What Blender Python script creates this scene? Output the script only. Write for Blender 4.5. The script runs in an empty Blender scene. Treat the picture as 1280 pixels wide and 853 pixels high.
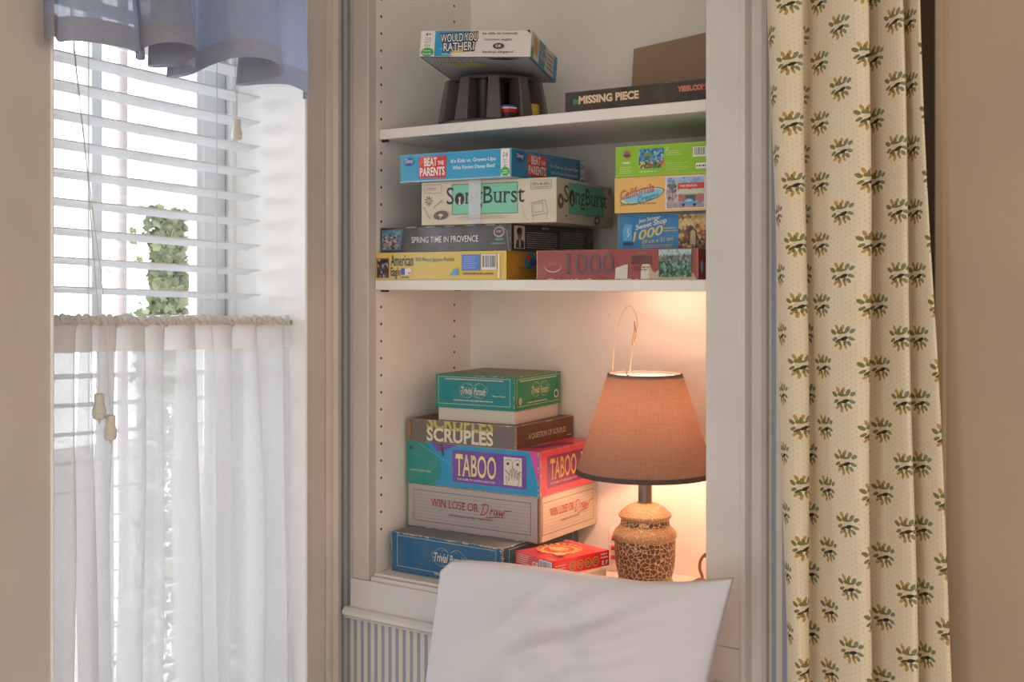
import bpy, bmesh, math, random
import numpy as np
from mathutils import Vector, Matrix
random.seed(7)
S = bpy.context.scene
C = S.collection
PI = math.pi
R = math.radians

# ------------------------------------------------------------------ camera
CZ = 1.45                                   # eye height
YAW = R(33.8)
FPX = 1468.0
cam = bpy.data.cameras.new('camera')
cam.sensor_width = 36.0
cam.lens = FPX / 1280 * 36.0
cam.shift_y = (352 - 426.5) / 1280
cam.clip_start = 0.05
co = bpy.data.objects.new('camera', cam)
C.objects.link(co)
co.location = (0, 0, CZ)
co.rotation_euler = (PI / 2, 0, YAW)
S.camera = co
S.view_settings.view_transform = 'Standard'
S.view_settings.look = 'None'
S.view_settings.gamma = 1
S.view_settings.use_curve_mapping = False
S.view_settings.exposure = 0.22

# ------------------------------------------------------------------ world: bright hazy sky beyond the window, softer daylight of the house behind
SKY_OUT = 6.2
SKY_IN = 1.25
w = bpy.data.worlds.new('world')
S.world = w
w.use_nodes = True
nt = w.node_tree
for n in list(nt.nodes): nt.nodes.remove(n)
tc = nt.nodes.new('ShaderNodeTexCoord')
sep = nt.nodes.new('ShaderNodeSeparateXYZ')
nt.links.new(tc.outputs['Generated'], sep.inputs[0])
mr = nt.nodes.new('ShaderNodeMapRange')
mr.interpolation_type = 'SMOOTHSTEP'
mr.inputs['From Min'].default_value = -0.05
mr.inputs['From Max'].default_value = -0.45
nt.links.new(sep.outputs['X'], mr.inputs['Value'])
mx = nt.nodes.new('ShaderNodeMix')
mx.data_type = 'RGBA'
mx.inputs['A'].default_value = (1.0 * SKY_IN, 0.94 * SKY_IN, 0.86 * SKY_IN, 1)
mx.inputs['B'].default_value = (0.94 * SKY_OUT, 0.98 * SKY_OUT, 1.05 * SKY_OUT, 1)
nt.links.new(mr.outputs[0], mx.inputs['Factor'])
bg = nt.nodes.new('ShaderNodeBackground')
nt.links.new(mx.outputs['Result'], bg.inputs['Color'])
wo = nt.nodes.new('ShaderNodeOutputWorld')
nt.links.new(bg.outputs[0], wo.inputs['Surface'])

LAMP_W = 3.9                                # watts of the table lamp's bulb


def L1(c):
    c = c / 255.0
    return c / 12.92 if c <= 0.04045 else ((c + 0.055) / 1.055) ** 2.4


def rgb(r, g, b):
    return (L1(r), L1(g), L1(b), 1.0)


# ------------------------------------------------------------------ node helpers
class G:
    """small expression helper over a node tree"""
    def __init__(s, name, rough=0.5):
        s.m = bpy.data.materials.new(name)
        s.m.use_nodes = True
        s.t = s.m.node_tree
        for n in list(s.t.nodes): s.t.nodes.remove(n)
        s.out = s.n('ShaderNodeOutputMaterial')

    def n(s, k): return s.t.nodes.new(k)

    def put(s, inp, v):
        if hasattr(v, 'is_linked') or isinstance(v, bpy.types.NodeSocket): s.t.links.new(v, inp)
        else: inp.default_value = v

    def math(s, op, a, b=None, c=None, clamp=False):
        n = s.n('ShaderNodeMath'); n.operation = op; n.use_clamp = clamp
        s.put(n.inputs[0], a)
        if b is not None: s.put(n.inputs[1], b)
        if c is not None: s.put(n.inputs[2], c)
        return n.outputs[0]

    def mix(s, f, a, b, blend='MIX'):
        n = s.n('ShaderNodeMix'); n.data_type = 'RGBA'; n.blend_type = blend
        s.put(n.inputs['Factor'], f); s.put(n.inputs['A'], a); s.put(n.inputs['B'], b)
        return n.outputs['Result']

    def coord(s, kind='Object'): return s.n('ShaderNodeTexCoord').outputs[kind]

    def noise(s, vec, scale, detail=3, rough=0.5):
        n = s.n('ShaderNodeTexNoise'); s.put(n.inputs['Vector'], vec)
        n.inputs['Scale'].default_value = scale; n.inputs['Detail'].default_value = detail
        n.inputs['Roughness'].default_value = rough
        return n.outputs['Fac']

    def ramp(s, v, a, b, lo=0.0, hi=1.0, smooth=False):
        n = s.n('ShaderNodeMapRange')
        if smooth: n.interpolation_type = 'SMOOTHSTEP'
        s.put(n.inputs['Value'], v)
        n.inputs['From Min'].default_value = a; n.inputs['From Max'].default_value = b
        n.inputs['To Min'].default_value = lo; n.inputs['To Max'].default_value = hi
        return n.outputs[0]

    def mapping(s, vec, scale=(1, 1, 1), rot=(0, 0, 0)):
        n = s.n('ShaderNodeMapping'); s.put(n.inputs['Vector'], vec)
        n.inputs['Scale'].default_value = scale; n.inputs['Rotation'].default_value = rot
        return n.outputs[0]

    def bsdf(s, col, rough=0.5, metal=0.0, spec=0.5, bump=None, bstr=0.2, bdist=0.001, **kw):
        b = s.n('ShaderNodeBsdfPrincipled')
        s.put(b.inputs['Base Color'], col); s.put(b.inputs['Roughness'], rough)
        b.inputs['Metallic'].default_value = metal
        b.inputs['Specular IOR Level'].default_value = spec
        for k, v in kw.items(): s.put(b.inputs[k], v)
        if bump is not None:
            n = s.n('ShaderNodeBump'); n.inputs['Strength'].default_value = bstr; n.inputs['Distance'].default_value = bdist
            s.put(n.inputs['Height'], bump); s.t.links.new(n.outputs[0], b.inputs['Normal'])
        return b.outputs[0]

    def done(s, shader):
        s.t.links.new(shader, s.out.inputs['Surface'])
        return s.m

    def mixsh(s, f, a, b):
        n = s.n('ShaderNodeMixShader'); s.put(n.inputs[0], f)
        s.t.links.new(a, n.inputs[1]); s.t.links.new(b, n.inputs[2])
        return n.outputs[0]


def paint(name, c, rough=0.42, var=0.06, scuff=0.0):
    g = G(name)
    v = g.coord()
    nz = g.noise(v, 6.0, 4)
    col = g.mix(g.ramp(nz, 0.3, 0.7), tuple(x * (1 - var) for x in c[:3]) + (1,), tuple(min(1, x * (1 + var)) for x in c[:3]) + (1,))
    if scuff:
        sp = g.ramp(g.noise(v, 38.0, 6, 0.65), 0.70, 0.78, 0, scuff)
        col = g.mix(sp, col, (0.22, 0.18, 0.14, 1))
    b = g.noise(g.mapping(v, (1, 1, 0.15)), 160.0, 2)
    return g.done(g.bsdf(col, rough, bump=b, bstr=0.10, bdist=0.0006))


M = {}
M['trim'] = paint('white_trim_paint', (0.67, 0.64, 0.60))
M['case'] = paint('bookcase_paint', (0.81, 0.765, 0.70), scuff=0.12)
M['backpaint'] = paint('back_wall_paint', (0.84, 0.795, 0.72), 0.6, scuff=0.5)
M['casing'] = paint('shaded_trim_paint', (0.58, 0.515, 0.455), scuff=0.10)  # the white trim paint toned down to tan, its low light put into the colour
M['tanwall'] = paint('tan_wall_paint', (0.38, 0.275, 0.185), 0.6)
M['tantrim'] = paint('tan_trim_paint', (0.35, 0.25, 0.15), 0.5)
M['gapshade'] = paint('gap_shade_brown', (0.13, 0.09, 0.05), 0.5)  # brown that stands for the shade in the gap behind the curtain
M['jamb'] = paint('jamb_paint', (0.84, 0.83, 0.81), 0.35)
M['sash'] = paint('sash_paint', (0.80, 0.82, 0.85), 0.35)
M['ceiling'] = paint('ceiling_paint', (0.80, 0.78, 0.74), 0.8)
M['dark'] = paint('dark_hole', (0.03, 0.022, 0.016), 0.8)
M['tape'] = None


def floor_mat():
    g = G('oak_floor')
    v = g.coord()
    nz = g.noise(g.mapping(v, (14, 1.2, 1)), 3.0, 5)
    return g.done(g.bsdf(g.mix(nz, rgb(120, 78, 44), rgb(165, 115, 70)), 0.4))


M['floor'] = floor_mat()


def stripes(axis):
    g = G('striped_wallpaper_' + axis)
    v = g.coord()
    sp = g.n('ShaderNodeSeparateXYZ'); g.put(sp.inputs[0], v)
    s = g.math('FRACT', g.math('DIVIDE', g.math('ADD', sp.outputs[axis.upper()], 10.0), 0.0176))
    e = g.math('MULTIPLY', g.ramp(s, 0.28, 0.34), g.ramp(s, 0.80, 0.74))
    nz = g.noise(g.mapping(v, (90, 90, 3)), 4.0, 2)
    blue = g.mix(nz, rgb(148, 158, 176), rgb(168, 176, 190))
    return g.done(g.bsdf(g.mix(e, rgb(226, 217, 203), blue), 0.7))


M['stripe_x'] = stripes('x')
M['stripe_y'] = stripes('y')


def glass_mat():
    g = G('window_glass')
    tr = g.n('ShaderNodeBsdfTransparent'); gl = g.n('ShaderNodeBsdfGlossy'); gl.inputs['Roughness'].default_value = 0.02
    fr = g.n('ShaderNodeFresnel'); fr.inputs['IOR'].default_value = 1.45
    return g.done(g.mixsh(g.math('MULTIPLY', fr.outputs[0], 0.8), tr.outputs[0], gl.outputs[0]))


M['glass'] = glass_mat()


def cloth(name, col, trans_col, ftrans, fclear, weave=1400.0, wscale=(1, 1, 1), bump=0.25, rough=0.9, wcol=None, uv=True):
    """woven fabric: reflecting, letting light through the threads, and open between them"""
    g = G(name)
    v = g.coord('UV' if uv else 'Object')
    n1 = g.noise(g.mapping(v, (weave, weave * 0.06, 1)), 1.0, 2)
    n2 = g.noise(g.mapping(v, (weave * 0.06, weave, 1)), 1.0, 2)
    wv = g.math('ADD', n1, n2)
    f = g.ramp(wv, 0.75, 1.25)
    c = g.mix(f, col, wcol or tuple(x * 0.82 for x in col[:3]) + (1,))
    d = g.bsdf(c, rough, spec=0.15, bump=wv, bstr=bump, bdist=0.0006)
    t = g.n('ShaderNodeBsdfTranslucent'); t.inputs['Color'].default_value = trans_col
    sh = g.mixsh(ftrans, d, t.outputs[0])
    if fclear:
        tr = g.n('ShaderNodeBsdfTransparent')
        sh = g.mixsh(g.ramp(wv, 0.7, 1.3, fclear * 1.15, fclear * 0.85), sh, tr.outputs[0])
    return g.done(sh)


M['sheer'] = cloth('sheer_white_voile', (0.86, 0.86, 0.865, 1), (0.86, 0.87, 0.89, 1), 0.58, 0.40, weave=1500, wcol=(0.80, 0.80, 0.81, 1))
M['sheerhead'] = cloth('sheer_double_hem', (0.90, 0.88, 0.85, 1), (0.90, 0.88, 0.86, 1), 0.50, 0.06, weave=1500, wcol=(0.84, 0.82, 0.79, 1))
M['valance'] = cloth('blue_grey_linen', (0.42, 0.40, 0.41, 1), (0.34, 0.43, 0.62, 1), 0.5, 0.04, weave=900, wcol=(0.31, 0.31, 0.345, 1))
M['valhem'] = cloth('blue_grey_linen_hem', (0.41, 0.38, 0.38, 1), (0.32, 0.37, 0.50, 1), 0.42, 0.0, weave=900, wcol=(0.31, 0.295, 0.31, 1))
M['shade'] = cloth('brown_linen_shade', (0.27, 0.20, 0.16, 1), (0.34, 0.23, 0.17, 1), 0.27, 0.0, weave=420, wcol=(0.20, 0.14, 0.105, 1))
g = G('white_shade_lining'); d_ = g.bsdf((0.85, 0.80, 0.72, 1), 0.8); t_ = g.n('ShaderNodeBsdfTranslucent'); t_.inputs['Color'].default_value = (0.85, 0.70, 0.55, 1)
M['lining'] = g.done(g.mixsh(0.35, d_, t_.outputs[0]))
M['shadetrim'] = paint('shade_binding', (0.075, 0.052, 0.042), 0.7)


def cotton():
    g = G('white_cotton')
    v = g.coord()
    b = g.noise(v, 900.0, 2)
    return g.done(g.bsdf((0.71, 0.69, 0.71, 1), 0.85, spec=0.2, bump=b, bstr=0.06, bdist=0.0004))


M['cotton'] = cotton()


def plastic(name, c, rough=0.35, spec=0.5, metal=0.0):
    g = G(name)
    v = g.coord()
    nz = g.noise(v, 25.0, 3)
    col = g.mix(nz, tuple(x * 0.92 for x in c[:3]) + (1,), tuple(min(1, x * 1.08) for x in c[:3]) + (1,))
    return g.done(g.bsdf(col, g.ramp(nz, 0.3, 0.7, rough * 0.9, rough * 1.1), metal=metal, spec=spec))


M['slat'] = plastic('white_faux_wood_slat', (0.86, 0.89, 0.92), 0.35)
M['cord'] = plastic('cotton_cord', (0.70, 0.67, 0.62), 0.9)
M['tassel'] = plastic('cream_plastic', (0.66, 0.62, 0.53), 0.4)
M['rack'] = plastic('dark_brown_plastic', (0.10, 0.08, 0.072), 0.36)
M['rackdark'] = plastic('black_brown_plastic', (0.045, 0.036, 0.033), 0.45)
M['metal'] = plastic('brushed_pewter', (0.15, 0.125, 0.11), 0.32, metal=0.8)
M['lampcord'] = plastic('brown_lamp_cord', (0.20, 0.10, 0.05), 0.5)
M['straw'] = plastic('straw_coloured_wire', (0.46, 0.30, 0.15), 0.7, spec=0.2)
M['bulb'] = None
M['wood'] = plastic('pale_wood_rod', (0.62, 0.47, 0.34), 0.5)
M['mattress'] = M['cotton']
M['leaf'] = plastic('ivy_leaf', (0.15, 0.20, 0.10), 0.6)
M['leaf2'] = plastic('ivy_leaf_pale', (0.27, 0.31, 0.17), 0.6)
M['siding'] = paint('cream_clapboard', (0.80, 0.76, 0.70), 0.7)
M['post'] = paint('grey_post_paint', (0.40, 0.37, 0.38), 0.6)
M['porch'] = paint('porch_white', (0.80, 0.82, 0.86), 0.6)
M['lawn'] = plastic('pale_paving', (0.62, 0.61, 0.58), 0.9)


def cracklemat(band=False):
    g = G('crackle_glaze_' + ('band' if band else 'body'))
    v = g.coord()
    nz = g.noise(v, 40.0, 3)
    wv = g.n('ShaderNodeVectorMath'); wv.operation = 'ADD'
    nv = g.n('ShaderNodeTexNoise'); g.put(nv.inputs['Vector'], v); nv.inputs['Scale'].default_value = 90
    sc = g.n('ShaderNodeVectorMath'); sc.operation = 'SCALE'; sc.inputs['Scale'].default_value = 0.008
    g.put(sc.inputs[0], nv.outputs['Color'])
    g.put(wv.inputs[0], v); g.put(wv.inputs[1], sc.outputs[0])
    vo = g.n('ShaderNodeTexVoronoi'); vo.feature = 'DISTANCE_TO_EDGE'; g.put(vo.inputs['Vector'], wv.outputs[0])
    vo.inputs['Scale'].default_value = 118.0 if not band else 190.0
    line = g.ramp(vo.outputs['Distance'], 0.03, 0.08 if not band else 0.07)
    dark = g.mix(nz, rgb(70, 48, 36), rgb(104, 74, 52)) if not band else g.mix(nz, rgb(140, 108, 76), rgb(165, 130, 92))
    col = g.mix(line, rgb(205, 172, 130), dark)
    return g.done(g.bsdf(col, 0.38, bump=line, bstr=0.4, bdist=0.0008))


M['crackle'] = cracklemat()
M['cracklerim'] = cracklemat(True)


def card(name, rough=0.45, spec=0.4, emboss=0.0, scale=700.0):
    """printed board: the printed colours are an attribute of the mesh"""
    g = G(name)
    a = g.n('ShaderNodeVertexColor'); a.layer_name = 'Col'
    v = g.coord()
    nz = g.noise(v, 30.0, 4)
    col = g.mix(g.ramp(nz, 0.3, 0.7, 0.0, 0.16), a.outputs['Color'], g.mix(0.5, a.outputs['Color'], (0.5, 0.46, 0.40, 1)))
    if emboss:
        b = g.noise(g.mapping(v, (1, 1, 0.35)), scale, 2)
        return g.done(g.bsdf(col, rough, spec=spec, bump=b, bstr=emboss, bdist=0.0012))
    return g.done(g.bsdf(col, rough, spec=spec, bump=nz, bstr=0.05, bdist=0.001))


M['card'] = card('printed_board')
M['gloss'] = card('glossy_printed_board', 0.22, 0.6)
M['linen'] = card('linen_embossed_board', 0.26, 0.8, 0.22, 420.0)
M['raw'] = paint('raw_cardboard', (0.36, 0.245, 0.16), 0.85)


# ------------------------------------------------------------------ curtain print: tossed sprigs of olive leaves with ochre buds on cream
def sprig_mat():
    g = G('floral_sprig_cotton')
    v = g.coord('UV')
    sp = g.n('ShaderNodeSeparateXYZ'); g.put(sp.inputs[0], v)
    u, w_ = sp.outputs['X'], sp.outputs['Y']
    DX, DY = 0.043, 0.0834
    cu = g.math('DIVIDE', u, DX)
    col_i = g.math('FLOOR', cu)
    x = g.math('MULTIPLY', g.math('SUBTRACT', g.math('FRACT', cu), 0.5), DX)
    odd = g.math('FLOORED_MODULO', col_i, 2.0)
    cv = g.math('ADD', g.math('DIVIDE', w_, DY), g.math('MULTIPLY', odd, 0.5))
    y = g.math('MULTIPLY', g.math('SUBTRACT', g.math('FRACT', cv), 0.5), DY * 1.22)
    # a soft edge wobble
    nzt = g.n('ShaderNodeTexNoise'); g.put(nzt.inputs['Vector'], g.mapping(v, (1, 1, 1))); nzt.inputs['Scale'].default_value = 420
    wob = g.math('MULTIPLY', g.math('SUBTRACT', nzt.outputs['Fac'], 0.5), 0.9)

    def ell(cx, cy, rx, ry, deg):
        ca, sa = math.cos(R(deg)), math.sin(R(deg))
        dx = g.math('SUBTRACT', x, cx); dy = g.math('SUBTRACT', y, cy)
        a = g.math('DIVIDE', g.math('ADD', g.math('MULTIPLY', dx, ca), g.math('MULTIPLY', dy, sa)), rx)
        b = g.math('DIVIDE', g.math('SUBTRACT', g.math('MULTIPLY', dy, ca), g.math('MULTIPLY', dx, sa)), ry)
        r = g.math('ADD', g.math('ADD', g.math('MULTIPLY', a, a), g.math('MULTIPLY', b, b)), wob)
        return g.ramp(r, 1.15, 0.75)
    nz = g.noise(v, 260.0, 3)
    base = g.mix(g.noise(v, 14.0, 3), rgb(230, 214, 182), rgb(240, 226, 198))
    # pin dots
    du = g.math('SUBTRACT', g.math('FRACT', g.math('DIVIDE', u, 0.0068)), 0.5)
    dv = g.math('SUBTRACT', g.math('FRACT', g.math('ADD', g.math('DIVIDE', w_, 0.0068), g.math('MULTIPLY', g.math('FLOORED_MODULO', g.math('FLOOR', g.math('DIVIDE', u, 0.0068)), 2.0), 0.5))), 0.5)
    dot = g.ramp(g.math('ADD', g.math('MULTIPLY', du, du), g.math('MULTIPLY', dv, dv)), 0.022, 0.008)
    c = g.mix(g.math('MULTIPLY', dot, 0.5), base, rgb(176, 140, 96))
    mm = 0.00112
    olive = g.mix(nz, rgb(104, 98, 58), rgb(156, 146, 92))
    grey = g.mix(nz, rgb(110, 116, 92), rgb(160, 160, 128))
    ochre = g.mix(nz, rgb(176, 130, 66), rgb(206, 168, 104))
    for cx, cy, rx, ry, dg in ((-8, 13, 5, 2.6, 120), (1, 14, 4, 2.4, 70), (-2, -15, 5, 2.4, 75), (-9, -12, 4.5, 2.2, 40), (5, -13.5, 4, 2, 115)):
        c = g.mix(ell(cx * mm, cy * mm, rx * mm, ry * mm, dg), c, ochre)
    for cx, cy, rx, ry, dg in ((-14, 6, 5.5, 3.2, 150), (8, 11, 5.5, 3, 60), (14.5, 9, 4.5, 2.8, 40), (13, -2, 5, 2.6, -20), (-12, -4, 5, 2.4, 30), (10, -9, 4.5, 2.6, -50), (-5, 7, 4, 3, 20), (-1, 9, 5, 2.6, 100), (4, -8, 4.5, 2.4, 80), (-4, -9, 4, 2.4, 100)):
        c = g.mix(ell(cx * mm, cy * mm, rx * mm, ry * mm, dg), c, grey if cx > 6 else olive)
    c = g.mix(ell(0.5 * mm, 2 * mm, 8 * mm, 3.4 * mm, 18), c, rgb(222, 206, 176))
    c = g.mix(ell(2 * mm, 6 * mm, 7 * mm, 1.5 * mm, 12), c, olive)
    c = g.mix(ell(3 * mm, -2.5 * mm, 6.5 * mm, 2.6 * mm, 22), c, rgb(58, 62, 50))
    c = g.mix(ell(-6 * mm, -6 * mm, 6 * mm, 2.0 * mm, 30), c, rgb(96, 92, 62))
    wv = g.math('ADD', g.noise(g.mapping(v, (1500, 90, 1)), 1.0, 1), g.noise(g.mapping(v, (90, 1500, 1)), 1.0, 1))
    d = g.bsdf(c, 0.9, spec=0.12, bump=wv, bstr=0.15, bdist=0.0004)
    t = g.n('ShaderNodeBsdfTranslucent'); g.put(t.inputs['Color'], c)
    return g.done(g.mixsh(0.18, d, t.outputs[0]))


M['sprig'] = sprig_mat()


# ------------------------------------------------------------------ mesh helpers
def tag(o, label=None, cat=None, group=None, kind=None):
    if label: o['label'] = label
    if cat: o['category'] = cat
    if group: o['group'] = group
    if kind: o['kind'] = kind
    return o


def empty(name, loc=(0, 0, 0), rz=0.0, **kw):
    o = bpy.data.objects.new(name, None)
    o.empty_display_size = 0.05
    o.location = loc
    o.rotation_euler = (0, 0, rz)
    C.objects.link(o)
    return tag(o, **kw)


class MB:
    def __init__(s):
        s.v = []; s.f = []; s.mi = []; s.c = []; s.uv = None

    def add(s, vs, fs, mi=0, col=None):
        b = len(s.v)
        s.v += [tuple(p) for p in vs]
        for f in fs:
            s.f.append([b + i for i in f]); s.mi.append(mi); s.c.append(col or (1, 1, 1, 1))

    def box(s, x0, x1, y0, y1, z0, z1, mi=0, bev=0.0, col=None, seg=1):
        bm = bmesh.new()
        vs = [bm.verts.new((x, y, z)) for x in (x0, x1) for y in (y0, y1) for z in (z0, z1)]
        for q in ((0, 1, 3, 2), (4, 6, 7, 5), (0, 4, 5, 1), (2, 3, 7, 6), (0, 2, 6, 4), (1, 5, 7, 3)):
            bm.faces.new([vs[i] for i in q])
        if bev: bmesh.ops.bevel(bm, geom=bm.edges[:], offset=bev, segments=seg, profile=0.6, affect='EDGES')
        bm.verts.index_update()
        s.add([v.co.copy() for v in bm.verts], [[v.index for v in f.verts] for f in bm.faces], mi, col)
        bm.free()

    def prism(s, poly, z0, z1, mi=0, close=True):
        n = len(poly)
        s.add([(x, y, z0) for x, y in poly] + [(x, y, z1) for x, y in poly],
              [[i, (i + 1) % n, n + (i + 1) % n, n + i] for i in range(n)] + ([list(range(n))[::-1], list(range(n, 2 * n))] if close else []), mi)

    def prof_x(s, prof, x0, x1, mi=0):          # prof: (y,z) polygon pushed along x
        n = len(prof)
        s.add([(x0, y, z) for y, z in prof] + [(x1, y, z) for y, z in prof],
              [[i, (i + 1) % n, n + (i + 1) % n, n + i] for i in range(n)] + [list(range(n))[::-1], list(range(n, 2 * n))], mi)

    def tube(s, pts, r, n=10, mi=0, cap=True):
        pts = [Vector(p) for p in pts]
        rings = []
        up = Vector((0.13, 0.21, 0.97))
        prev = None
        for i, p in enumerate(pts):
            t = (pts[min(i + 1, len(pts) - 1)] - pts[max(i - 1, 0)]).normalized()
            if prev is None:
                a = t.cross(up)
                if a.length < 1e-3: a = t.cross(Vector((1, 0, 0)))
            else: a = prev - t * prev.dot(t)
            a.normalize(); prev = a
            b = t.cross(a)
            rr = r[i] if isinstance(r, (list, tuple)) else r
            rings.append([p + (a * math.cos(2 * PI * k / n) + b * math.sin(2 * PI * k / n)) * rr for k in range(n)])
        vs = [q for ring in rings for q in ring]
        fs = [[i * n + k, i * n + (k + 1) % n, (i + 1) * n + (k + 1) % n, (i + 1) * n + k] for i in range(len(pts) - 1) for k in range(n)]
        if cap: fs += [list(range(n))[::-1], [(len(pts) - 1) * n + k for k in range(n)]]
        s.add(vs, fs, mi)

    def lathe(s, prof, n=48, mi=0, c=(0, 0), z0=0.0, caps=True, mis=None):
        m = len(prof)
        vs = [(c[0] + r * math.cos(2 * PI * k / n), c[1] + r * math.sin(2 * PI * k / n), z0 + z) for r, z in prof for k in range(n)]
        b = len(s.v)
        s.v += vs
        for i in range(m - 1):
            for k in range(n):
                s.f.append([b + i * n + k, b + i * n + (k + 1) % n, b + (i + 1) * n + (k + 1) % n, b + (i + 1) * n + k])
                s.mi.append(mis[i] if mis else mi); s.c.append((1, 1, 1, 1))
        if caps:
            s.f.append([b + k for k in range(n)][::-1]); s.mi.append(mi); s.c.append((1, 1, 1, 1))
            s.f.append([b + (m - 1) * n + k for k in range(n)]); s.mi.append(mi); s.c.append((1, 1, 1, 1))

    def build(s, name, mats, parent=None, smooth=False, color=False, uv=None, loc=None, rot=None):
        me = bpy.data.meshes.new(name)
        me.from_pydata(s.v, [], s.f)
        for m in (mats if isinstance(mats, (list, tuple)) else [mats]): me.materials.append(m)
        me.polygons.foreach_set('material_index', s.mi)
        if color:
            at = me.color_attributes.new('Col', 'FLOAT_COLOR', 'CORNER')
            arr = []
            for f, c in zip(s.f, s.c): arr += list(c) * len(f)
            at.data.foreach_set('color', arr)
        if uv is not None:
            l = me.uv_layers.new(name='UVMap')
            idx = np.empty(len(me.loops), dtype=np.int32); me.loops.foreach_get('vertex_index', idx)
            l.data.foreach_set('uv', np.asarray(uv, dtype=np.float32)[idx].ravel())
        if smooth is True: me.polygons.foreach_set('use_smooth', [True] * len(me.polygons))
        me.update()
        if not color:
            bm = bmesh.new(); bm.from_mesh(me); bmesh.ops.recalc_face_normals(bm, faces=bm.faces[:]); bm.to_mesh(me); bm.free()
        if smooth == 'auto':
            me.polygons.foreach_set('use_smooth', [True] * len(me.polygons))
            me.set_sharp_from_angle(angle=R(35))
        o = bpy.data.objects.new(name, me)
        if loc: o.location = loc
        if rot: o.rotation_euler = rot
        if parent: o.parent = parent
        C.objects.link(o)
        return o


# picture measurements to real places: a sight line met with a wall, shelf or curtain plane
Fv = (-math.sin(YAW), math.cos(YAW)); Rv = (math.cos(YAW), math.sin(YAW))


def on_y(px, py, y):
    u = (px - 640) / FPX; d = (Fv[0] + u * Rv[0], Fv[1] + u * Rv[1]); z = y / d[1]
    return Vector((d[0] * z, y, CZ + (352 - py) / FPX * z))


def on_x(px, py, x):
    u = (px - 640) / FPX; d = (Fv[0] + u * Rv[0], Fv[1] + u * Rv[1]); z = x / d[0]
    return Vector((x, d[1] * z, CZ + (352 - py) / FPX * z))


def catmull(P, n):
    P = [np.array(p, float) for p in P]
    P = [2 * P[0] - P[1]] + P + [2 * P[-1] - P[-2]]
    out = []
    m = len(P) - 3
    for i in range(n):
        t = i / (n - 1) * m
        k = min(int(t), m - 1); t -= k
        a, b, c, d = P[k:k + 4]
        out.append(0.5 * (2 * b + (c - a) * t + (2 * a - 5 * b + 4 * c - d) * t * t + (3 * b - a - 3 * c + d) * t ** 3))
    return np.array(out)


# ------------------------------------------------------------------ the shell
FRONT = 1.73            # front of the bookcase's face frame
WALL = 1.75             # papered wall beside it
WX = -1.575             # papered window wall
OPL, OPR = -1.4925, -0.7862
BACK = 2.07
JR, JL = 1.626, 1.078   # window reveal
z = lambda v: CZ + v

b = MB(); b.box(-2.2, 2.6, -2.2, 2.3, -0.06, 0.0)
tag(b.build('floor', M['floor']), kind='structure')
b = MB(); b.box(-2.2, 2.6, -2.2, 2.3, 2.72, 2.80)
tag(b.build('ceiling', M['ceiling']), kind='structure')

# window wall, opening from sill to head
b = MB()
b.box(WX - 0.24, WX, -2.2, JL - 0.02, 0, 2.72)
b.box(WX - 0.24, WX, JR + 0.02, 2.3, 0, 2.72)
b.box(WX - 0.24, WX, JL - 0.02, JR + 0.02, 0, z(-1.0))
b.box(WX - 0.24, WX, JL - 0.02, JR + 0.02, z(0.92), 2.72)
tag(b.build('wall_left', M['stripe_y']), kind='structure')
# bookcase wall
b = MB()
b.box(WX, OPL - 0.03, WALL, 2.3, 0, 2.72)
b.box(OPR + 0.03, -0.30, WALL, 2.3, 0, 2.72)
b.box(OPL - 0.03, OPR + 0.03, WALL, 2.3, 0, z(-0.60))
b.box(OPL - 0.03, OPR + 0.03, BACK + 0.012, 2.3, z(-0.60), 2.72)
tag(b.build('wall_back', M['stripe_x']), kind='structure')
# tan wall on the right, standing a little proud
b = MB(); b.box(-0.388, 2.6, 1.6125, 2.3, 0, 2.72)
tag(b.build('wall_right', M['tanwall']), kind='structure')
x0, x1 = on_y(1165, 0, 1.60).x, on_y(1183, 0, 1.60).x
b = MB(); b.prism([(x0, 1.66), (x0, 1.612), (x0 + 0.003, 1.606), (x1 - 0.006, 1.606), (x1 - 0.003, 1.612), (x1, 1.612), (x1, 1.66)], 0.12, 2.72)
tag(b.build('trim_3', M['tantrim']), kind='structure')


b = MB(); b.prism([(-0.470, WALL), (-0.470, 1.700), (-0.452, 1.690), (-0.436, 1.690), (-0.436, 1.682), (-0.405, 1.682), (-0.405, 1.690), (-0.389, 1.690), (-0.389, WALL)], 0.12, 2.72)  # dark board added to darken the shaded gap between curtain and tan wall
tag(b.build('gap_shade_board', M['gapshade']), kind='structure')


# window casings
def casing(name, pts, mat, z0, z1):
    b = MB(); b.prism(pts, z0, z1)
    return tag(b.build(name, mat), kind='structure')


casing('trim_1', [(WX, 1.6265), (-1.557, 1.6265), (-1.555, 1.630), (-1.555, 1.676), (-1.559, 1.680), (-1.553, 1.683), (-1.551, 1.690), (-1.556, 1.695), (-1.552, 1.699), (-1.548, 1.706), (-1.550, 1.716), (WX, 1.718)], M['casing'], 0.12, 2.55)
casing('trim_2', [(WX, 0.985), (-1.555, 0.988), (-1.555, 1.080), (-1.558, 1.083), (WX, 1.083)], M['casing'], 0.12, 2.55)
# casing on the right of the bookcase
x0 = on_y(925, 0, FRONT).x
casing('trim_4', [(x0, WALL), (x0, 1.727), (x0 + 0.004, 1.722), (x0 + 0.012, 1.721), (x0 + 0.016, 1.726), (x0 + 0.019, 1.731), (x0 + 0.034, 1.733), (x0 + 0.040, 1.738), (x0 + 0.040, WALL)], M['trim'], 0.12, 2.6)

# ------------------------------------------------------------------ window
win = empty('window_1', (WX - 0.18, 1.35, z(-1.0)), kind='structure')


def under(o, p):
    o.parent = p
    o.matrix_parent_inverse = Matrix.Translation(-Vector(p.location))
    return o


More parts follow.
